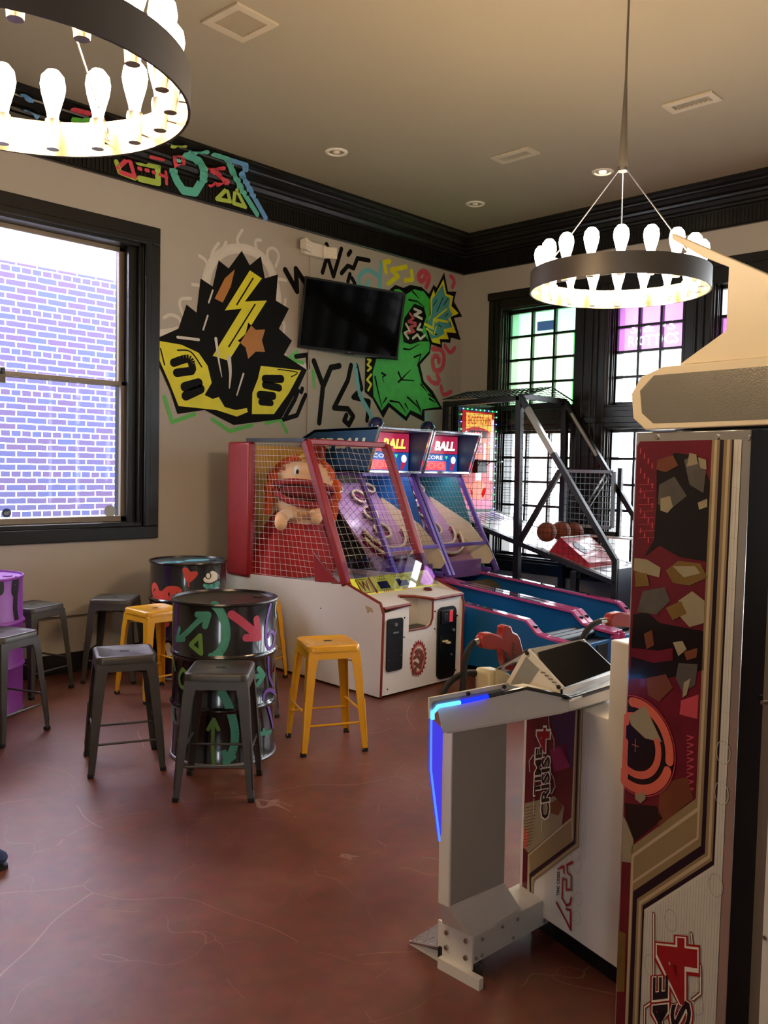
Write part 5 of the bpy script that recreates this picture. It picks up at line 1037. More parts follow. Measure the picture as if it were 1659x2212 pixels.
# lit backboard cabinet
BBR = mat('backboard_red', 'C0222A', 0.3, emit='D02030', es=0.18); BBO = mat('backboard_orange', 'E0622A', 0.3, emit='E8602A', es=0.2); BBP = mat('backboard_pink', 'D8608A', 0.3, emit='D85A80', es=0.18); BBG = mat('backboard_gold', 'E8B44A', 0.3, emit='FFC860', es=0.35); BBW = mat('backboard_white', 'F2E6EE', 0.3, emit='FFE8F4', es=0.4); LED = mat('led_red_digit', 'FF4A5A', 0.3, emit='FF4A5A', es=2.5)
bb = MB().box(6.80, 7.44, 5.60, 5.70, 1.16, 2.25, BLACKM).build('backboard', bm)
SBk = Plane((6.80, 5.598), (1, 0)); mb = MB()
def br(x0, x1, z0, z1, m, l=0.001): mb.poly([(x0, 5.598 - l, z0), (x1, 5.598 - l, z0), (x1, 5.598 - l, z1), (x0, 5.598 - l, z1)], m)
br(6.86, 7.40, 1.20, 2.22, BBR); br(6.93, 7.33, 1.72, 2.0, BBO, 0.002); br(6.86, 7.40, 1.20, 1.42, BBP, 0.002); br(7.34, 7.39, 1.5, 2.15, BBW, 0.002); br(7.23, 7.26, 1.62, 1.9, BBW, 0.003); br(7.10, 7.20, 1.46, 1.68, BBW, 0.003); br(6.92, 7.02, 1.30, 1.46, BBO, 0.003)
mb.poly([(6.92, 5.593, 2.03), (7.02, 5.593, 2.055), (7.13, 5.593, 2.06), (7.25, 5.593, 2.04), (7.35, 5.593, 2.0), (7.35, 5.593, 2.20), (6.92, 5.593, 2.20)], BBG)
mb.text('SHOOT TO WIN', (6.94, 5.590, 2.08), (0.39, 0, 0), (0, 0, 0.09), BBR, bold=0.02); br(6.98, 7.27, 1.945, 2.02, BLACKM, 0.006); mb.text('16236', (6.99, 5.589, 1.955), (0.20, 0, 0), (0, 0, 0.05), LED)
mb.text('SCORE', (7.06, 5.592, 1.90), (0.12, 0, 0), (0, 0, 0.03), BBW); br(7.03, 7.21, 1.79, 1.885, mat('score_window', '6E1020', 0.2), 0.006); mb.text('000', (7.045, 5.589, 1.80), (0.15, 0, 0), (0, 0, 0.07), LED)
mb.text('RECORD', (6.88, 5.592, 1.885), (0.11, 0, 0), (0, 0, 0.022), BBW); mb.text('304', (6.89, 5.592, 1.83), (0.08, 0, 0), (0, 0, 0.04), BBG); mb.text('TIME', (7.27, 5.592, 1.885), (0.07, 0, 0), (0, 0, 0.022), BBW); mb.text('000', (7.27, 5.592, 1.83), (0.07, 0, 0), (0, 0, 0.04), BBG)
mb.poly([(6.925 + 0.028 * math.cos(a), 5.592, 1.975 + 0.038 * math.sin(a)) for a in [2 * PI * i / 20 for i in range(20)]], BBW); mb.text('G', (6.912, 5.590, 1.955), (0.028, 0, 0), (0, 0, 0.04), BBR)
for x, z, q, m in ((7.15, 1.40, 0.13, BBO), (6.98, 1.36, 0.08, BBR), (7.30, 1.36, 0.09, BBR), (7.13, 1.62, 0.05, mat('backboard_blue', '4A6AA8', 0.3, emit='4A6AA8', es=0.5))): mb.poly([(x + q * math.cos(a), 5.5935, z + 0.8 * q * math.sin(a)) for a in [2 * PI * i / 20 for i in range(20)]], m)
mb.build('backboard_artwork', bb, smooth=0)
for i, pts in enumerate(([(6.83, 5.585, 1.2 + k * 0.075) for k in range(14)], [(7.42, 5.585, 1.2 + k * 0.075) for k in range(14)], [(6.86 + k * 0.07, 5.585, 2.235) for k in range(9)])):
    mb = MB()
    for j, p in enumerate(pts): mb.ball(p, 0.007, emit_mat('led_green', '40FF80', 6.0) if j % 3 else emit_mat('led_blue', '5060FF', 6.0), 6)
    mb.build('light_string', bm)
hp = MB().tube([(7.13 + 0.115 * math.cos(a), 5.42 + 0.115 * math.sin(a), 1.70) for a in [2 * PI * i / 28 for i in range(28)]], 0.008, BLACKM, 8, closed=True)
for dx in (-0.09, 0, 0.09): hp.tube([(7.13 + dx, 5.42 + (0.115 if dx == 0 else 0.07), 1.70), (7.13 + dx * 0.4, 5.60, 1.60)], 0.005, BLACKM, 6)
hp = hp.box(7.05, 7.21, 5.53, 5.60, 1.58, 1.72, BLACKM).build('hoop', bm)
# sloping ball deck
DK = mat('ball_deck_white', 'F0EEF2', 0.25, coat=0.4); DKR = mat('ball_deck_red', 'B02030', 0.25, coat=0.5); DKV = mat('ball_deck_violet', '5A4A90', 0.3); DKB = mat('ball_deck_black', '1A1A22', 0.3)
def dk(x, y, l=0.0): return Vector((x, y, low(y) + 0.02 + l))
deck = MB().prism([dk(K0 + 0.03, 3.78), dk(K1 - 0.03, 3.78), dk(K1 - 0.03, 5.62), dk(K0 + 0.03, 5.62)], (0, 0, -0.015), DK).build('ball_deck', bm)
mb = MB()
for x0_, x1_, y0_, y1_, m, l in ((6.78, 7.44, 4.02, 4.62, DKR, 0.002), (6.85, 7.40, 3.90, 3.95, DKV, 0.003), (6.80, 7.42, 3.97, 4.0, DKB, 0.003)):
    mb.poly([dk(x0_, y0_, l), dk(x1_, y0_, l), dk(x1_, y1_, l), dk(x0_, y1_, l)], m)
for k in range(7): mb.poly([dk(6.80 + k * 0.09, 5.30, 0.003), dk(6.84 + k * 0.09, 5.30, 0.003), dk(6.80 + k * 0.09, 5.55, 0.003), dk(6.76 + k * 0.09, 5.55, 0.003)], DKV)
mb.poly([dk(6.90 + 0.10 * math.cos(a), 4.20 + 0.09 * math.sin(a), 0.004) for a in [2 * PI * i / 20 for i in range(20)]], DKB); mb.poly([dk(7.15 + 0.13 * math.cos(a), 4.15 + 0.05 * math.sin(a), 0.004) for a in [2 * PI * i / 20 for i in range(20)]], DKB)
mb.build('deck_artwork', deck, smooth=0)
ft = MB().prism([(K0 + 0.05, 4.33, 1.01), (K0 + 0.05, 4.02, 0.80), (K0 + 0.05, 4.02, 0.74), (K0 + 0.05, 4.45, 0.86)], (K1 - K0 - 0.28, 0, 0), DKR).build('ball_stop_ramp', bm, bev=0.003)
mb = MB(); rp = lambda u, v: Vector((K0 + 0.05 + (K1 - K0 - 0.28) * u, 4.33 - 0.31 * v, 1.012 - 0.21 * v)) + Vector((0, -0.001, 0.002))
mb.poly([rp(0.25 + 0.13 * math.cos(a), 0.45 + 0.22 * math.sin(a)) for a in [2 * PI * i / 20 for i in range(20)]], DKB)
for k in range(5): mb.poly([rp(0.62, 0.30 + 0.05 * k), rp(0.95, 0.15 + 0.16 * k), rp(0.95, 0.19 + 0.16 * k), rp(0.62, 0.33 + 0.05 * k)], DK)
mb.poly([rp(0, 0), rp(1, 0), rp(1, 0.05), rp(0, 0.05)], DK); mb.build('ramp_artwork', ft, smooth=0)
# flip-up wire guard at the far side
GW = mat('grey_wire_panel', '9FB4C4', 0.35, 0.4); gp = MB(); gx = K1 - 0.045; g0, g1, gz0, gz1 = 4.19, 4.71, 1.08, 1.62
for a, b in (((gx, g0, gz0), (gx, g1, gz0)), ((gx, g0, gz1), (gx, g1, gz1)), ((gx, g0, gz0), (gx, g0, gz1)), ((gx, g1, gz0), (gx, g1, gz1))): gp.bar(a, b, 0.03, 0.035, GW, (1, 0, 0))
for i in range(1, 10): y = g0 + (g1 - g0) * i / 10; gp.tube([(gx, y, gz0), (gx, y, gz1)], 0.0025, GW, 4)
for i in range(1, 9): z = gz0 + (gz1 - gz0) * i / 9; gp.tube([(gx, g0, z), (gx, g1, z)], 0.0035, GW, 4)
gp.tube([(gx, 4.24, 1.58), (gx, 4.50, 1.18)], 0.005, GW, 6); gp.build('wire_guard', bm, smooth=0)
mb = MB()
for a, b in (((K1 - 0.005, 4.14, 1.0), (K1 - 0.005, 4.14, 1.66)), ((K1 - 0.005, 4.75, 1.0), (K1 - 0.005, 4.75, 1.66)), ((K1 - 0.005, 4.14, 1.02), (K1 - 0.005, 4.75, 1.02))): mb.bar(a, b, 0.04, 0.04, BLACKM, (1, 0, 0))
mb.build('guard_frame', bm); MB().box(K1 - 0.14, K1 + 0.02, 3.95, 4.60, 0.985, 1.0, mat('side_shelf', 'C9D3DC', 0.3)).build('side_shelf', bm)
# small basketballs held above the ramp
BK = mat('basketball_brown', '8A4528', 0.55, var=0.1, scale=60, bump=0.4, bscale=260); BKS = mat('basketball_seam', '241410', 0.7)
def basketball(c, label, rz=0.3):
    r = thing('basketball', c, label, 'basketball', 'small brown basketballs in the shooting machine', rz)
    MB().ball((0, 0, 0), 0.095, BK, 28).build('ball_skin', r, local=True, smooth=80); mb = MB(); q = 0.0955
    mb.tube([(q * math.cos(a), q * math.sin(a), 0) for a in [2 * PI * i / 36 for i in range(36)]], 0.0022, BKS, 5, closed=True); mb.tube([(q * math.cos(a), 0, q * math.sin(a)) for a in [2 * PI * i / 36 for i in range(36)]], 0.0022, BKS, 5, closed=True)
    for s_ in (-1, 1): mb.tube([(q * 0.7 * s_ * (0.75 + 0.25 * math.cos(2 * a)), q * math.sqrt(max(0, 1 - (0.7 * (0.75 + 0.25 * math.cos(2 * a))) ** 2)) * math.cos(a), q * math.sqrt(max(0, 1 - (0.7 * (0.75 + 0.25 * math.cos(2 * a))) ** 2)) * math.sin(a)) for a in [2 * PI * i / 36 for i in range(36)]], 0.0022, BKS, 5, closed=True)
    mb.build('seam', r, local=True); return r
bpos = [(px(1181, 1149, 6.92)), (px(1212, 1147, 7.125)), (px(1240, 1149, 7.325))]
for p, l, a in zip(bpos, ('small basketball resting above the red ramp, closest to the black upright', 'small basketball in the middle of the three on the red ramp', 'small basketball farthest along the red ramp, partly hidden by the wire guard'), (0.3, 1.2, 2.0)):
    yb = 4.52; basketball((p.x, p.y, max(p.z, 0.1)), l, a)
# ------------------------------------------------------------------ light-gun shooting game: screen cabinet
VD = Vector((0.2588, 0.9659, 0)); SP = Plane((2.12, 1.13), VD); BP = Plane((2.46, 1.573), VD)
def Zb(x, y): return (1120 + x * 0.2623, 1520 + y * 0.2623)
def Z9(x, y): return (1300 + x * 0.3309, 1480 + y * 0.3309)
def Z8(x, y): return (1300 + x * 0.2984, 880 + y * 0.2984)
ARED = mat('art_crimson', '5E1422', 0.22, var=0.35, scale=9, coat=0.4); ADK = mat('art_dark', '120D10', 0.2, coat=0.4); AGR = mat('art_gunmetal', '4E4A44', 0.25, var=0.3, scale=14, coat=0.4); ACRM = mat('art_cream', '8E8368', 0.25, var=0.12, scale=10, coat=0.4); AOC = mat('art_ochre', '6E5428', 0.25, var=0.25, scale=12, coat=0.4)
ASA = mat('art_salmon', 'C9604C', 0.22, var=0.12, scale=8, coat=0.4); ABR = mat('art_brown', '6A3A26', 0.25, var=0.25, scale=9, coat=0.4); ALN = mat('art_red_line', 'B04048', 0.3); AMG = mat('art_magenta', '8E2A50', 0.25, var=0.3, scale=6); AVI = mat('art_violet', '3E2444', 0.25, var=0.3, scale=6)
GO1 = mat('art_gold_light', 'BDA887', 0.3, 0.15); GO2 = mat('art_gold_dark', '8E7B58', 0.3, 0.15); INK = mat('art_purple_ink', '1A0E1C', 0.3); PLATE = mat('printed_white', 'C9C3B4', 0.35, var=0.06, scale=12); FAINT = mat('faint_grey_print', 'A9A396', 0.4)
LRED = mat('logo_red', '9A1C22', 0.25, var=0.15); LWH = mat('logo_white', 'E4DCC8', 0.3)
gc = thing('light_gun_cabinet', (2.75, 0.75, 0), 'white and chrome light-gun shooting cabinet with crimson side artwork at the right picture edge', 'arcade game')
def vpoly(S, pts, l=0.0): return [S.fwd(a, b, l) for a, b in pts]
MB().prism(vpoly(BP, [(0.155, 0.08), (0.155, 0.845), (-0.244, 0.845), (-0.244, 1.098), (-1.25, 1.10), (-1.25, 0.08)]), -BP.n * 0.80, WHITELAM).build('lower_body', gc, bev=0.004)
MB().prism(vpoly(BP, [(0.13, 0.0), (0.13, 0.08), (-1.2, 0.08), (-1.2, 0.0)], -0.04), -BP.n * 0.72, BLACKM).build('plinth', gc)
# artwork of the lower side
mb = MB(); W9 = lambda pts: [Zb(*p) for p in pts]
mb.spoly(BP, W9([(70, 128), (475, 55), (440, 935), (82, 1240), (78, 1600), (28, 1612)]), ARED, 0.001)
mb.spoly(BP, W9([(250, 100), (475, 55), (455, 560), (330, 330)]), AVI, 0.0015); mb.spoly(BP, W9([(260, 380), (400, 330), (430, 520), (300, 560)]), AMG, 0.0015)
mb.spoly(BP, W9([(60, 820), (140, 800), (300, 760), (380, 850), (360, 1000), (85, 1230), (45, 1180), (45, 960)]), ACRM, 0.002); mb.spoly(BP, W9([(50, 1010), (90, 1080), (70, 1190), (44, 1190)]), ASA, 0.0025); mb.spoly(BP, W9([(250, 830), (330, 780), (370, 850), (330, 920), (270, 900)]), ABR, 0.0025)
for k in range(13): mb.stroke(BP, W9([(50, 860 + k * 26), (150 - k * 3, 840 + k * 26)]), 0.002, ABR, 0.003)
mb.spoly(BP, W9([(475, 55), (495, 50), (462, 1125), (95, 1398), (82, 1240), (440, 935)]), GO2, 0.003); mb.spoly(BP, W9([(82, 1240), (95, 1398), (97, 1590), (75, 1602)]), GO1, 0.003)
mb.stroke(BP, W9([(484, 55), (448, 950), (450, 1110)]), 0.006, GO1, 0.0035); mb.stroke(BP, W9([(448, 940), (90, 1245), (100, 1390)]), 0.005, GO1, 0.0035)
mb.spoly(BP, W9([(495, 50), (512, 48), (476, 1150), (110, 1430), (110, 1582), (97, 1590), (95, 1398), (462, 1125)]), INK, 0.0035)
mb.spoly(BP, W9([(512, 48), (540, 45), (502, 1182), (130, 1460), (128, 1572), (110, 1582), (110, 1430), (476, 1150)]), GO2, 0.003); mb.stroke(BP, W9([(526, 48), (490, 1160), (120, 1440), (118, 1576)]), 0.004, GO1, 0.0037)
for x in (548, 560, 574, 588): mb.stroke(BP, W9([(x, 45), (x - 42, 1300)]), 0.0012, FAINT, 0.001)
for k in range(26): mb.stroke(BP, W9([(215 + k * 12, 1700 + (k * 5)), (217 + k * 12, 1345 - k * 6 if k < 20 else 1250)]), 0.0008, FAINT, 0.001)
for c in ((480, 1330), (490, 1600), (470, 1760), (460, 1250)): mb.stroke(BP, W9([(c[0] - 30, c[1]), (c[0] - 5, c[1] - 50), (c[0] + 35, c[1] - 30), (c[0] + 40, c[1] + 30), (c[0], c[1] + 60), (c[0] - 30, c[1])]), 0.0014, FAINT, 0.0012, smooth=True)
mb.stext(BP, 'TIME', Zb(196, 755), Zb(212, 345), Zb(126, 765), LWH, 0.0042, 0.07); mb.stext(BP, 'CRISIS', Zb(270, 955), Zb(276, 415), Zb(184, 965), LWH, 0.0042, 0.07); mb.stext(BP, '4', Zb(272, 412), Zb(278, 175), Zb(146, 412), LWH, 0.0044, 0.06)
mb.stext(BP, 'TIME', Zb(188, 745), Zb(204, 358), Zb(136, 752), ADK, 0.005, 0.03); mb.stext(BP, 'CRISIS', Zb(262, 942), Zb(268, 430), Zb(194, 950), ADK, 0.005, 0.03); mb.stext(BP, '4', Zb(262, 400), Zb(268, 195), Zb(156, 400), LRED, 0.0052, 0.03)
for c in ([(300, 380), (300, 300), (260, 190), (255, 110)], [(100, 560), (95, 470), (130, 420)], [(280, 740), (310, 680), (300, 620), (270, 560)], [(130, 900), (135, 780)], [(195, 1050), (200, 960)]): mb.stroke(BP, W9(c), 0.004, FAINT, 0.004)
for c, m in (([(450, 1305), (405, 1330), (410, 1390), (440, 1420), (440, 1530), (400, 1530), (400, 1450), (370, 1440), (365, 1600), (400, 1660), (430, 1650), (440, 1600)], LRED), ([(400, 1690), (435, 1700), (435, 1860), (400, 1790), (320, 1640)], LRED), ([(350, 1350), (380, 1340), (380, 1390)], LRED)):
    mb.stroke(BP, W9(c), 0.013, FAINT, 0.002); mb.stroke(BP, W9(c), 0.007, m, 0.003)
mb.stext(BP, 'TIME CRISIS 4', Zb(342, 1580), Zb(348, 1350), Zb(318, 1580), ADK, 0.003, 0.02)
mb.build('lower_side_artwork', gc, smooth=0)
# tall chrome-edged side column
tc_ = MB().prism(vpoly(SP, [(0.0, 0.03), (0.0, 1.727), (-0.353, 1.727), (-0.353, 0.03)]), -SP.n * 0.19, CHROME).build('side_column', gc, bev=0.003)
mb = MB().prism([SP.fwd(-0.353, 0.03), SP.fwd(-0.393, 0.03, -0.03), SP.fwd(-0.393, 0.03, -0.19), SP.fwd(-0.353, 0.03, -0.19)], (0, 0, 1.695), mat('dark_mirror', '2A2624', 0.15, 0.7)); mb.build('corner_channel', gc)
MB().prism([SP.fwd(-0.393, 0.03, -0.03), SP.fwd(-0.437, 0.03, -0.01), SP.fwd(-0.437, 0.03, -0.19), SP.fwd(-0.393, 0.03, -0.19)], (0, 0, 1.69), mat('worn_chrome', '8F8378', 0.35, 0.5, bump=0.05, bscale=8)).build('corner_channel', gc)
MB().prism([SP.fwd(-0.437, 0.03, -0.005), SP.fwd(-1.0, 0.03, -0.005), SP.fwd(-1.0, 0.03, -0.19), SP.fwd(-0.437, 0.03, -0.19)], (0, 0, 1.69), WHITELAM).build('rear_side_panel', gc)
mb = MB()
def sp(pts, m, l=0.001): mb.poly(vpoly(SP, pts, l), m)
sp([(-0.012, 1.699), (-0.018, 1.703), (-0.246, 1.703), (-0.242, 0.812), (-0.04, 0.609), (-0.04, 0.05), (-0.006, 0.05), (-0.006, 1.69)], ARED)
sp([(-0.246, 1.703), (-0.269, 1.703), (-0.263, 0.70), (-0.052, 0.49), (-0.052, 0.05), (-0.04, 0.05), (-0.04, 0.609), (-0.242, 0.812)], GO2, 0.002)
sp([(-0.269, 1.703), (-0.280, 1.703), (-0.275, 0.685), (-0.066, 0.475), (-0.066, 0.05), (-0.052, 0.05), (-0.052, 0.49), (-0.263, 0.70)], INK, 0.0022)
sp([(-0.280, 1.703), (-0.303, 1.703), (-0.297, 0.675), (-0.088, 0.465), (-0.088, 0.05), (-0.066, 0.05), (-0.066, 0.475), (-0.275, 0.685)], GO2, 0.002)
sp([(-0.303, 1.703), (-0.329, 1.703), (-0.325, 0.05), (-0.085, 0.05), (-0.085, 0.462), (-0.300, 0.672)], PLATE, 0.0015); sp([(-0.303, 1.703), (-0.308, 1.703), (-0.303, 0.668), (-0.092, 0.458), (-0.092, 0.05), (-0.086, 0.05), (-0.086, 0.466), (-0.297, 0.676)], INK, 0.0021)
mb.stroke(SP, [(-0.258, 1.70), (-0.252, 0.79), (-0.046, 0.585), (-0.046, 0.05)], 0.008, GO1, 0.0026, pixels=False); mb.stroke(SP, [(-0.252, 0.79), (-0.252, 0.715), (-0.046, 0.51)], 0.006, GO1, 0.0025, pixels=False)
mb.stroke(SP, [(-0.294, 1.70), (-0.288, 0.682), (-0.078, 0.47), (-0.078, 0.05)], 0.008, GO1, 0.0026, pixels=False)
for k in range(28):
    t = -0.096 - k * 0.0083; zt_ = min(0.458 + (-0.092 - t) * 1.0, 0.665) if t > -0.30 else 1.70
    mb.stroke(SP, [(t, 0.05), (t, zt_ - 0.01)], 0.0011, FAINT, 0.002, pixels=False)
for k in range(16): mb.stroke(SP, [(-0.31, 0.75 + k * 0.06), (-0.327, 0.747 + k * 0.06)], 0.001, FAINT, 0.0022, pixels=False)
for c in ((-0.18, 0.47), (-0.22, 0.40), (-0.27, 0.30), (-0.12, 0.32), (-0.26, 0.20), (-0.31, 0.62), (-0.315, 0.85), (-0.315, 0.95)):
    mb.stroke(SP, [(c[0] + 0.02 * math.cos(a), c[1] + 0.028 * math.sin(a)) for a in [2 * PI * i / 7 for i in range(8)]], 0.0022, FAINT, 0.0023, pixels=False, smooth=True)
# abstract crimson collage: dark shards, cream and ochre patches, code-like lines
def z8(pts, m, l=0.0018): mb.spoly(SP, [Z8(*p) for p in pts], m, l)
for k in range(20): mb.stroke(SP, [Z8(285 + (k % 4) * 28, 300 + k * 36), Z8(283 + (k % 4) * 28, 330 + k * 36)], 0.004, ALN, 0.0015)
for k in range(9): mb.stroke(SP, [Z8(270, 560 + k * 48), Z8(380, 556 + k * 48)], 0.0012, ALN, 0.0015)
z8([(400, 420), (530, 330), (700, 350), (795, 560), (780, 1120), (560, 1080), (420, 1000), (310, 1080), (380, 960), (400, 700)], ADK)
z8([(600, 380), (670, 350), (760, 460), (740, 620), (640, 560)], AGR, 0.0025); z8([(420, 560), (530, 500), (620, 640), (500, 740), (410, 700)], AGR, 0.0025); z8([(640, 330), (690, 340), (700, 410), (620, 430)], ACRM, 0.003); z8([(700, 360), (760, 380), (765, 450), (720, 440)], ACRM, 0.003)
z8([(430, 660), (500, 640), (520, 720), (480, 765), (430, 745)], ACRM, 0.003); z8([(700, 690), (770, 660), (770, 720), (710, 740)], ACRM, 0.003); z8([(410, 380), (520, 345), (560, 420), (470, 470), (400, 450)], ABR, 0.003)
z8([(240, 1090), (330, 1100), (430, 1160), (420, 1230), (300, 1200), (235, 1180)], ACRM, 0.0025); z8([(245, 1190), (330, 1200), (350, 1290), (250, 1300)], AOC, 0.003); z8([(470, 1180), (560, 1110), (720, 1130), (770, 1230), (640, 1290), (520, 1270)], AOC, 0.003); z8([(520, 1150), (680, 1150), (720, 1200), (600, 1230)], ACRM, 0.0033)
z8([(560, 1400), (660, 1330), (750, 1400), (745, 1560), (640, 1590), (560, 1500)], ACRM, 0.003); z8([(470, 1450), (580, 1400), (620, 1490), (520, 1540)], AOC, 0.0035); z8([(300, 1330), (460, 1300), (500, 1400), (400, 1500), (260, 1480)], AGR, 0.0025)
z8([(230, 1500), (330, 1480), (420, 1560), (740, 1620), (740, 1900), (480, 1960), (210, 1960)], ADK, 0.002); z8([(220, 1740), (420, 1760), (520, 1740), (520, 1830), (380, 1850), (215, 1800)], ARED, 0.003); z8([(520, 1700), (590, 1690), (620, 1750), (560, 1800)], ACRM, 0.003); z8([(600, 1770), (700, 1740), (690, 1810), (620, 1830)], ABR, 0.003)
z8([(310, 1640), (370, 1610), (385, 1720), (330, 1750)], ABR, 0.003); z8([(600, 1990), (650, 1960), (620, 2080), (590, 2100)], ACRM, 0.0035); z8([(330, 1960), (470, 1930), (520, 2030), (420, 2130), (340, 2080)], ABR, 0.003); z8([(560, 1850), (700, 1860), (680, 2010), (590, 2060), (540, 1960)], AGR, 0.0028)
c0 = SP.inv(*Z9(228, 392)); cl = lambda t: min(t, -0.008)
def disc(q, m, l, w_=None, a0=0.0, a1=2 * PI, n=48):
    P = [(cl(c0[0] + q * math.cos(a0 + (a1 - a0) * i / n)), c0[1] + q * math.sin(a0 + (a1 - a0) * i / n)) for i in range(n + 1)]
    if w_ is None: mb.poly(vpoly(SP, P[:-1], l), m)
    else: mb.stroke(SP, P, w_, m, l, pixels=False)
disc(0.125, ADK, 0.0036); disc(0.132, ALN, 0.0038, 0.003); disc(0.115, ASA, 0.004, 0.026, PI * 0.45, PI * 1.02); disc(0.115, ASA, 0.004, 0.026, PI * 1.1, PI * 1.75); disc(0.078, ASA, 0.004, 0.020); disc(0.066, ADK, 0.0042)
mb.stroke(SP, [(c0[0] + 0.012, c0[1]), (c0[0] - 0.012, c0[1])], 0.002, ASA, 0.005, pixels=False); mb.stroke(SP, [(c0[0], c0[1] + 0.017), (c0[0], c0[1] - 0.017)], 0.002, ASA, 0.005, pixels=False)
mb.spoly(SP, [Z9(*p) for p in [(180, 200), (290, 130), (400, 370), (350, 360), (290, 345), (200, 260)]], ACRM, 0.0045); mb.spoly(SP, [Z9(*p) for p in [(225, 690), (280, 680), (295, 740), (260, 770), (225, 740)]], ACRM, 0.0046)
mb.spoly(SP, [Z9(*p) for p in [(150, 770), (360, 790), (400, 870), (215, 1020), (160, 880)]], ADK, 0.002); mb.spoly(SP, [Z9(*p) for p in [(380, 640), (560, 600), (600, 740), (370, 930)]], ABR, 0.002); mb.spoly(SP, [Z9(*p) for p in [(140, 850), (215, 960), (200, 1160), (135, 1150)]], ACRM, 0.002); mb.spoly(SP, [Z9(*p) for p in [(110, 1600), (160, 1620), (150, 2000), (100, 2000)]], AOC, 0.002)
mb.spoly(SP, [Z9(*p) for p in [(520, 100), (635, 60), (625, 220), (510, 190)]], ALN, 0.0016)
for k in range(8): mb.stroke(SP, [Z9(560, 330 + k * 48), Z9(600, 340 + k * 48), Z9(560, 360 + k * 48)], 0.003, ALN, 0.0016)
for s_, ll, lr, ul in (('4', (640, 2110), (640, 1650), (360, 2060)), ('TIME', (440, 2640), (450, 1880), (325, 2640)), ('CRISIS', (590, 3110), (600, 2040), (440, 3110))):
    q = 10
    mb.stext(SP, s_, Z9(ll[0] + q, ll[1] + q), Z9(lr[0] + q, lr[1] - q), Z9(ul[0] - q, ul[1] + q), LRED, 0.004, 0.09); mb.stext(SP, s_, Z9(*ll), Z9(*lr), Z9(*ul), LWH, 0.0046, 0.055); mb.stext(SP, s_, Z9(ll[0] - 8, ll[1] - 8), Z9(lr[0] - 8, lr[1] + 8), Z9(ul[0] + 8, ul[1] - 8), LRED if s_ == '4' else INK, 0.0052, 0.02)
for c in ([(345, 1490), (345, 2060), (285, 2100), (285, 2212)], [(590, 1620), (600, 1720), (650, 1830), (650, 2010), (600, 2050)]): mb.stroke(SP, [Z9(*p) for p in c], 0.010, ABR, 0.0035); mb.stroke(SP, [Z9(*p) for p in c], 0.004, LWH, 0.0038)
mb.build('column_artwork', tc_, smooth=0)
mb = MB()
for x, y in ((1420, 944), (1550, 944), (1618, 946)):
    a, b = SP.inv(x, y); mb.cyl(SP.fwd(a, b, 0.0), SP.fwd(a, b, 0.004), 0.006, STEEL, n=12)
for x, y in ((1645, 1518), (1650, 2027)):
    a, b = SP.inv(x, y); mb.cyl(SP.fwd(a, b, -0.02), SP.fwd(a, b, -0.002), 0.005, STEEL, n=12)
mb.build('screws', tc_)
# hood: white profile plate with forward arm, and the cut-corner marquee
WP = mat('cream_white_panel', 'E0CFAE', 0.35, var=0.02)
MB().prism([SP.fwd(*SP.inv(*p)) for p in [(1450, 503), (1659, 593), (1740, 628), (1740, 764), (1466, 788), (1568, 714), (1574, 577), (1520, 556), (1452, 517)]], -SP.n * 0.02, WP).build('hood_side_plate', gc, bev=0.002)
mq = MB().prism([SP.fwd(*SP.inv(*p), 0.015) for p in [(1440, 793), (1750, 763), (1750, 915), (1402, 929), (1376, 905), (1372, 852), (1393, 815)]], -SP.n * 0.05, WP).build('marquee', gc, bev=0.003)
MB().poly([SP.fwd(*SP.inv(*p), 0.0165) for p in [(1422, 812), (1750, 785), (1750, 903), (1420, 915), (1396, 893), (1392, 845)]], mat('sparkle_silver', '8F8A80', 0.22, 0.5, bump=0.1, bscale=260)).build('marquee_face', mq, smooth=0)
MB().prism([SP.fwd(*SP.inv(*p), -0.02) for p in [(1590, 780), (1740, 765), (1740, 630), (1600, 590)]], -SP.n * 0.70, WP).build('hood_body', gc)
MB().prism(vpoly(SP, [(-0.10, 1.73), (-0.10, 1.88), (-0.9, 1.88), (-0.9, 1.73)], -0.035), -SP.n * 0.68, BLACKM).build('screen_hood', gc)

# ------------------------------------------------------------------ gun pedestal in front of it
CP = Plane((1.84, 1.545), (0.472, -0.114)); RPl = Plane((2.312, 1.431), (0.272, -0.030)); GX = 2.284
gs = thing('gun_pedestal', (2.11, 1.70, 0), 'white pedestal console for red light guns with black slanted top and blue glowing edge', 'gun console')
def pr(S, pts, l=0.0): return [S.fwd(*S.inv(*p), l) for p in pts]
mb = MB().prism(pr(CP, [(957, 1584), (943, 1525), (1132, 1487), (1215, 1501), (1227, 1509), (1227, 1535)]), Vector((0.05, 0.04, 0)), WHITEP); mb.build('console_front', gs, bev=0.002)
MB().prism(pr(RPl, [(1227, 1509), (1352, 1470), (1352, 1503), (1227, 1535)]), -RPl.n * 0.24, mat('console_end_white', 'CFCBC8', 0.25, 0.2)).build('console_end', gs, bev=0.002)
a_ = pz(1336, 1470, 0.915); MB().prism([(1.89, 1.57, 0.85), (2.32, 1.46, 0.85), (2.60, 1.44, 0.85), (2.75, 1.72, 0.85), (2.06, 1.72, 0.85)], (0, 0, 0.022), WHITEP).build('console_top', gs, bev=0.003)
LP = Plane((1.84, 1.542), (0.472, -0.114), 0.0)
MB().prism(pr(LP, [(929, 1553), (928, 1508), (1092, 1477), (1134, 1487), (945, 1525), (933, 1534)]), -LP.n * 0.008, mat('acrylic_white_plate', 'D9D2C2', 0.2)).build('side_plate', gs)
mb = MB(); mb.stroke(LP, [(936, 1540), (936, 1519), (1080, 1491)], 0.010, mat('grey_stripe', '8B8A86', 0.3), 0.002)
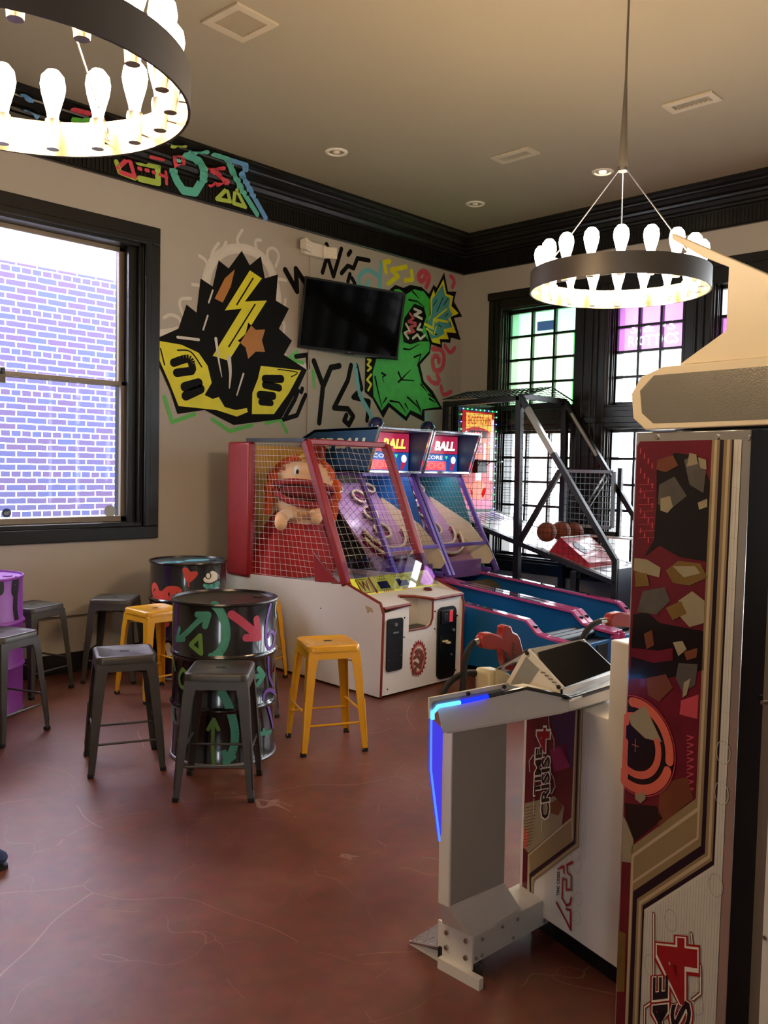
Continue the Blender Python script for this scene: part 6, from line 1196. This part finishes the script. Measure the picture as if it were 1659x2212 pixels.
for p in ((1010, 1498), (1088, 1483)): a, b = LP.inv(*p); mb.cyl(LP.fwd(a, b, 0), LP.fwd(a, b, 0.006), 0.006, RUBBER, n=12)
mb.build('plate_trim', gs)
GPl = Plane((GX, 1.0), (0, 1))
gb = MB().prism(pr(GPl, [(1091, 1479), (1134, 1404), (1142, 1402), (1216, 1485), (1216, 1501), (1132, 1487)]), (0.01, 0, 0), mat('gable_white', 'DAD2C4', 0.25)).build('gable_plate', gs)
mb = MB().spoly(GPl, [(1103, 1478), (1137, 1418), (1172, 1452), (1165, 1446), (1143, 1478)], mat('grey_stripe', '8B8A86', 0.3), 0.002)
for k in range(5): mb.stroke(GPl, [(1170 + k * 8, 1452 + k * 7), (1178 + k * 8, 1453 + k * 7)], 0.004, mat('dark_stripe', '6A6660', 0.4), 0.0025)
for p in ((1140, 1411), (1208, 1484), (1097, 1480)): a, b = GPl.inv(*p); mb.cyl(GPl.fwd(a, b, 0), GPl.fwd(a, b, 0.007), 0.006, RUBBER, n=12)
mb.build('gable_trim', gb)
Ap = Vector(px(1140, 1402, GX)); Np = Vector(px(1217, 1488, GX)); Rp = pz(1262, 1380, Ap.z); Lr = pz(1333, 1449, Np.z)
up_ = (Rp - Ap).cross(Np - Ap).normalized(); up_ = up_ if up_.z > 0 else -up_
hood = MB().prism([Ap, Rp, Lr, Np], -up_ * 0.006, STEEL).build('sensor_hood', gs)
q = lambda u, v, l=0.0: (Ap * (1 - u) + Rp * u) * (1 - v) + (Np * (1 - u) + Lr * u) * v + up_ * l
MB().prism([q(0.09, 0.13), q(0.87, 0.045), q(0.955, 0.13), q(0.97, 0.95), q(0.045, 0.985), q(0.03, 0.28)], up_ * 0.004, mat('smoked_panel', '0C0806', 0.12)).build('smoked_window', hood)
mb = MB()
for u, v in ((0.05, 0.06), (0.95, 0.05)): mb.ball(q(u, v, 0.002), 0.005, STEEL, 8)
mb.build('screws', hood)
Bk0, Bk1 = Ap + Vector((0.0, 0.16, -0.11)), Rp + Vector((0.05, 0.15, -0.11)); MB().prism([Ap, Rp, Bk1, Bk0], (0, 0, -0.006), STEEL).build('hood_rear', gs)
MB().prism([Np, Lr, Lr + Vector((0, 0, -0.032)), Np + Vector((0, 0, -0.032))], (0.0, 0.012, 0), STEEL).build('hood_lip', gs, bev=0.002)
MB().prism([Np + Vector((0, -0.022, -0.032)), Lr + Vector((0.03, -0.02, -0.030)), Lr + Vector((0.03, 0.01, -0.030)), Np + Vector((0, 0.01, -0.032))], (0, 0, -0.006), STEEL).build('hood_flange', gs)
LB = emit_mat('blue_led_tube', '1020FF', 1.6); LB2 = emit_mat('blue_led_bright', '50A8FF', 1.3)
t1 = pr(CP, [(931, 1552), (931, 1538), (944, 1524), (990, 1516), (1050, 1503)], 0.008); MB().tube(t1[:4], 0.006, LB2, 8).build('led_edge_light', gs); MB().tube(t1[3:], 0.006, LB, 8).build('led_edge_light', gs)
MB().tube(pr(CP, [(1050, 1503), (1132, 1485), (1215, 1502), (1226, 1507)], 0.008) + pr(RPl, [(1240, 1506), (1335, 1476)], 0.008), 0.006, mat('dark_tube', '1C1E28', 0.15), 8).build('edge_tube', gs)
# edge-lit blue acrylic leg shield
AP_ = Plane((1.84, 1.60), (0.472, 0.02)); BA = bpy.data.materials.new('blue_lit_acrylic'); BA.use_nodes = True; nt = BA.node_tree; nt.nodes.clear()
o_ = nt.nodes.new('ShaderNodeOutputMaterial'); t_ = nt.nodes.new('ShaderNodeBsdfTransparent'); e_ = nt.nodes.new('ShaderNodeEmission'); m_ = nt.nodes.new('ShaderNodeMixShader'); m_.inputs[0].default_value = 0.62
t_.inputs[0].default_value = lin('8C8CFF'); e_.inputs[0].default_value = lin('5A50FF'); e_.inputs[1].default_value = 0.4; nt.links.new(t_.outputs[0], m_.inputs[1]); nt.links.new(e_.outputs[0], m_.inputs[2]); nt.links.new(m_.outputs[0], o_.inputs[0])
sh_ = MB().prism(pr(AP_, [(930, 1550), (957, 1575), (953, 1800), (949, 1818), (929, 1662)]), -AP_.n * 0.006, BA).build('acrylic_shield', gs, smooth=0)
MB().tube(pr(AP_, [(930, 1550), (929, 1662), (948, 1816)], 0.003), 0.0035, emit_mat('acrylic_edge_glow', '5A90FF', 0.5), 6).build('lit_edge', sh_)
# leg, foot bracket, beam
PG = mat('leg_shade_grey', 'A59E92', 0.4, var=0.03)
pl_ = MB().prism([py(x, y, 1.62) for x, y in ((976, 1560), (1096, 1550), (1090, 1909), (970, 1962))], (0, 0.045, 0), WHITEP).build('pedestal_leg', gs, bev=0.003)
MB().prism([py(x, y, 1.619) for x, y in ((979, 1580), (1094, 1558), (1088, 1907), (973, 1956))], (0, -0.001, 0), PG).build('leg_shade_face', pl_)  # added grey sheet: shade on the white leg's front, put into colour
g0_, g1_ = py(970, 1961, 1.62), py(1090, 1908, 1.62); g2_, g3_ = pz(1124, 1962, 0.142), pz(1021, 2025, 0.142)
MB().prism([g0_, g1_, g2_, g3_], (0, 0.01, -0.004), WHITEP).build('foot_gusset', gs); MB().prism([g0_, g3_, g3_ + Vector((-0.005, 0.12, 0)), g0_ + Vector((0, 0.045, 0))], (0.004, 0, -0.002), WHITEP).build('foot_gusset', gs)
b0_, b1_ = pz(1021, 2085, 0.05), pz(1185, 1993, 0.05)
mb = MB().prism([b0_, b1_, b1_ + Vector((0.02, 0.13, 0)), b0_ + Vector((0.0, 0.13, 0))], (0, 0, 0.092), mat('beam_white', 'C4BEB4', 0.35, var=0.05)); bm_ = mb.build('floor_beam', gs, bev=0.003)
bd = (b1_ - b0_); mb = MB()
for u, v in ((0.10, 0.78), (0.10, 0.2), (0.03, 0.2), (0.35, 0.85), (0.55, 0.82), (0.5, 0.2), (0.92, 0.85), (0.92, 0.2)):
    p = b0_ + bd * u + Vector((0, 0, 0.092 * v)); mb.cyl(p, p + Vector((0, -0.006, 0)), 0.0055, STEEL, n=6)
for y, z in ((0.02, 0.075), (0.02, 0.02), (0.10, 0.07), (0.10, 0.02)):
    p = b0_ + Vector((-0.008, y, z)); mb.cyl(p, p + Vector((-0.008, 0, 0)), 0.008, STEEL, n=6)
mb.build('bolts', bm_); MB().box(b0_.x - 0.008, b0_.x, b0_.y - 0.002, b0_.y + 0.14, 0.035, 0.146, WHITEP).build('end_plate', bm_)
MB().lathe((b0_.x + 0.05, b0_.y + 0.03, 0), [(0.026, 0.0), (0.026, 0.012), (0.012, 0.02), (0.010, 0.05)], mat('foot_grey', '5C5A58', 0.5), 18).build('levelling_foot', gs)
# foot pedal with a chequer plate
P0, P1 = pz(883, 2034, 0.008), pz(972, 1978, 0.008); Q0 = pz(946, 2046, 0.062); Q1 = P1 + (Q0 - P0)
pd = MB().prism([P0, P1, Q1, Q0], (0, 0, -0.006), mat('tread_plate', 'B9B8BA', 0.25, 0.9)).build('pedal_plate', gs); mb = MB()
e1, e2 = P1 - P0, Q0 - P0; nn_ = e1.cross(e2).normalized(); nn_ = nn_ if nn_.z > 0 else -nn_
for i in range(7):
    for j in range(5):
        c = P0 + e1 * ((i + 0.5) / 7) + e2 * ((j + 0.5) / 5) + nn_ * 0.001; d = (e1.normalized() + e2.normalized() * (1 if (i + j) % 2 else -1)).normalized() * 0.009
        mb.bar(c - d, c + d, 0.004, 0.003, STEEL, nn_)
mb.build('tread_pattern', pd)
E0 = pz(995, 2106, 0.0)
MB().prism([P0 + Vector((0, 0, -0.008)), E0, E0 + Vector((0, 0, 0.055)), P0], (0.012, 0.004, 0), WHITEP).build('pedal_side', gs); MB().prism([P0 + Vector((0.0, 0.0, -0.006)), E0 + Vector((0.01, 0, 0.004)), E0 + (P1 - P0) * 0.5 + Vector((0.01, 0, 0.004)), P1 + Vector((0, 0, -0.006))], (0, 0, 0.004), mat('pedal_floor', 'B8B2C4', 0.3)).build('pedal_base', gs)
MB().prism([Q0, Q1, Q1 - Vector((0, 0, 0.035)), Q0 - Vector((0, 0, 0.035))], (0.0, -0.01, 0), RUBBER).build('pedal_stop', gs)
MB().box(b0_.x - 0.03, b0_.x - 0.008, b0_.y - 0.05, b0_.y + 0.12, 0.0, 0.036, WHITEP).build('pedal_bracket', gs)

# ------------------------------------------------------------------ light guns
GR = mat('gun_red', '9C2A24', 0.35, var=0.08, scale=10); GRL = mat('gun_red_light', 'B23A2E', 0.35)
def Zh(x, y): return (1000 + x * 0.223, 1280 + y * 0.223)
GP1 = Plane((2.28, 1.70), (0.98, -0.18))
gun = thing('light_gun', tuple(GP1.fwd(*GP1.inv(1105, 1440))), 'red light gun hanging muzzle down in its holster beside the slanted black top', 'toy gun', 'red light guns')
GO_ = [(150, 430), (185, 390), (250, 384), (310, 402), (352, 428), (362, 350), (360, 322), (400, 310), (440, 322), (452, 372), (500, 395), (522, 430), (545, 520), (572, 610), (520, 740), (440, 755), (398, 735), (372, 680), (352, 560), (322, 546), (240, 546), (178, 535), (148, 490)]
MB().prism([GP1.fwd(*GP1.inv(*Zh(*p)), 0.018) for p in GO_], -GP1.n * 0.036, GR).build('gun_body', gun, bev=0.006)
mb = MB().prism([GP1.fwd(*GP1.inv(*Zh(*p)), 0.022) for p in [(362, 560), (385, 565), (425, 670), (405, 690), (375, 620)]], -GP1.n * 0.044, mat('trigger_gap', '1A2238', 0.3)); mb.build('trigger_guard', gun)
mb = MB()
for k in range(9): mb.prism([GP1.fwd(*GP1.inv(*Zh(*p)), 0.0195) for p in [(440, 480 + k * 14), (462, 478 + k * 14), (462, 484 + k * 14), (440, 486 + k * 14)]], -GP1.n * 0.002, mat('gun_vent_dark', '3A100E', 0.5))
mb.build('cooling_vents', gun); MB().prism([GP1.fwd(*GP1.inv(*Zh(*p)), 0.012) for p in [(500, 395), (522, 430), (572, 610), (560, 640), (540, 560), (495, 420)]], -GP1.n * 0.024, mat('gun_slide_silver', 'B8B4BE', 0.25, 0.6)).build('slide', gun)
MB().cyl(GP1.fwd(*GP1.inv(*Zh(150, 470))), GP1.fwd(*GP1.inv(*Zh(108, 482))), 0.010, STEEL).build('cable_clamp', gun)
def cable(pts, r_, lab, S=GP1):
    q = [Vector(S.inv(*p)) for p in pts]; o = []
    for i in range(len(q) - 1):
        p0, p1, p2, p3 = q[max(i - 1, 0)], q[i], q[i + 1], q[min(i + 2, len(q) - 1)]
        for k in range(8):
            t = k / 8; o.append(0.5 * ((2 * p1) + (p2 - p0) * t + (2 * p0 - 5 * p1 + 4 * p2 - p3) * t * t + (3 * p1 - p0 - 3 * p2 + p3) * t ** 3))
    o.append(q[-1]); return MB().tube([S.fwd(v.x, v.y) for v in o], r_, RUBBER, 10).build('gun_cable', None, label=lab, cat='cable', smooth=60)
GP0 = Plane((2.26, 1.74), (0.98, -0.18))
cable([Zh(112, 480), Zh(50, 560), Zh(18, 680), Zh(8, 800), (998, 1500)], 0.0105, 'black cable dropping from the grip of the near red light gun')
cable([(956, 1500), (968, 1478), (990, 1460), (1015, 1453), (1044, 1456)], 0.0105, 'thick black cable arching over the console edge into the cream holster', GP0)
hl = thing('gun_holster', tuple(GP1.fwd(*GP1.inv(1070, 1476))), 'cream plastic holster on the console under the near red light gun', 'holster')
MB().prism([GP1.fwd(*GP1.inv(*Zh(*p)), 0.030) for p in [(188, 770), (215, 740), (330, 738), (395, 765), (445, 825), (430, 1120), (200, 1120)]], -GP1.n * 0.07, CREAM).build('holster_body', hl, bev=0.008)
MB().prism([GP1.fwd(*GP1.inv(*Zh(*p)), 0.032) for p in [(240, 745), (250, 745), (248, 870), (238, 872)]], -GP1.n * 0.002, mat('holster_rib', 'B9AA80', 0.5)).build('holster_rib', hl)
GP2 = Plane((2.76, 1.55), (0.98, -0.18)); g2 = thing('light_gun', tuple(GP2.fwd(*GP2.inv(1350, 1380))), 'second red light gun whose grip pokes out from behind the tall chrome column', 'toy gun', 'red light guns')
MB().prism([GP2.fwd(*GP2.inv(*p), 0.018) for p in [(1309, 1338), (1316, 1325), (1335, 1321), (1358, 1325), (1375, 1330), (1380, 1300), (1402, 1305), (1408, 1400), (1388, 1420), (1374, 1358), (1345, 1352), (1314, 1353)]], -GP2.n * 0.036, GR).build('gun_body', g2, bev=0.006)
MB().cyl(GP2.fwd(*GP2.inv(1311, 1340)), GP2.fwd(*GP2.inv(1295, 1342)), 0.010, STEEL).build('cable_clamp', g2)
cable([(1296, 1342), (1280, 1350), (1266, 1365), (1256, 1385), (1250, 1400)], 0.0105, 'black cable from the second red light gun, running down behind the slanted top', GP2)
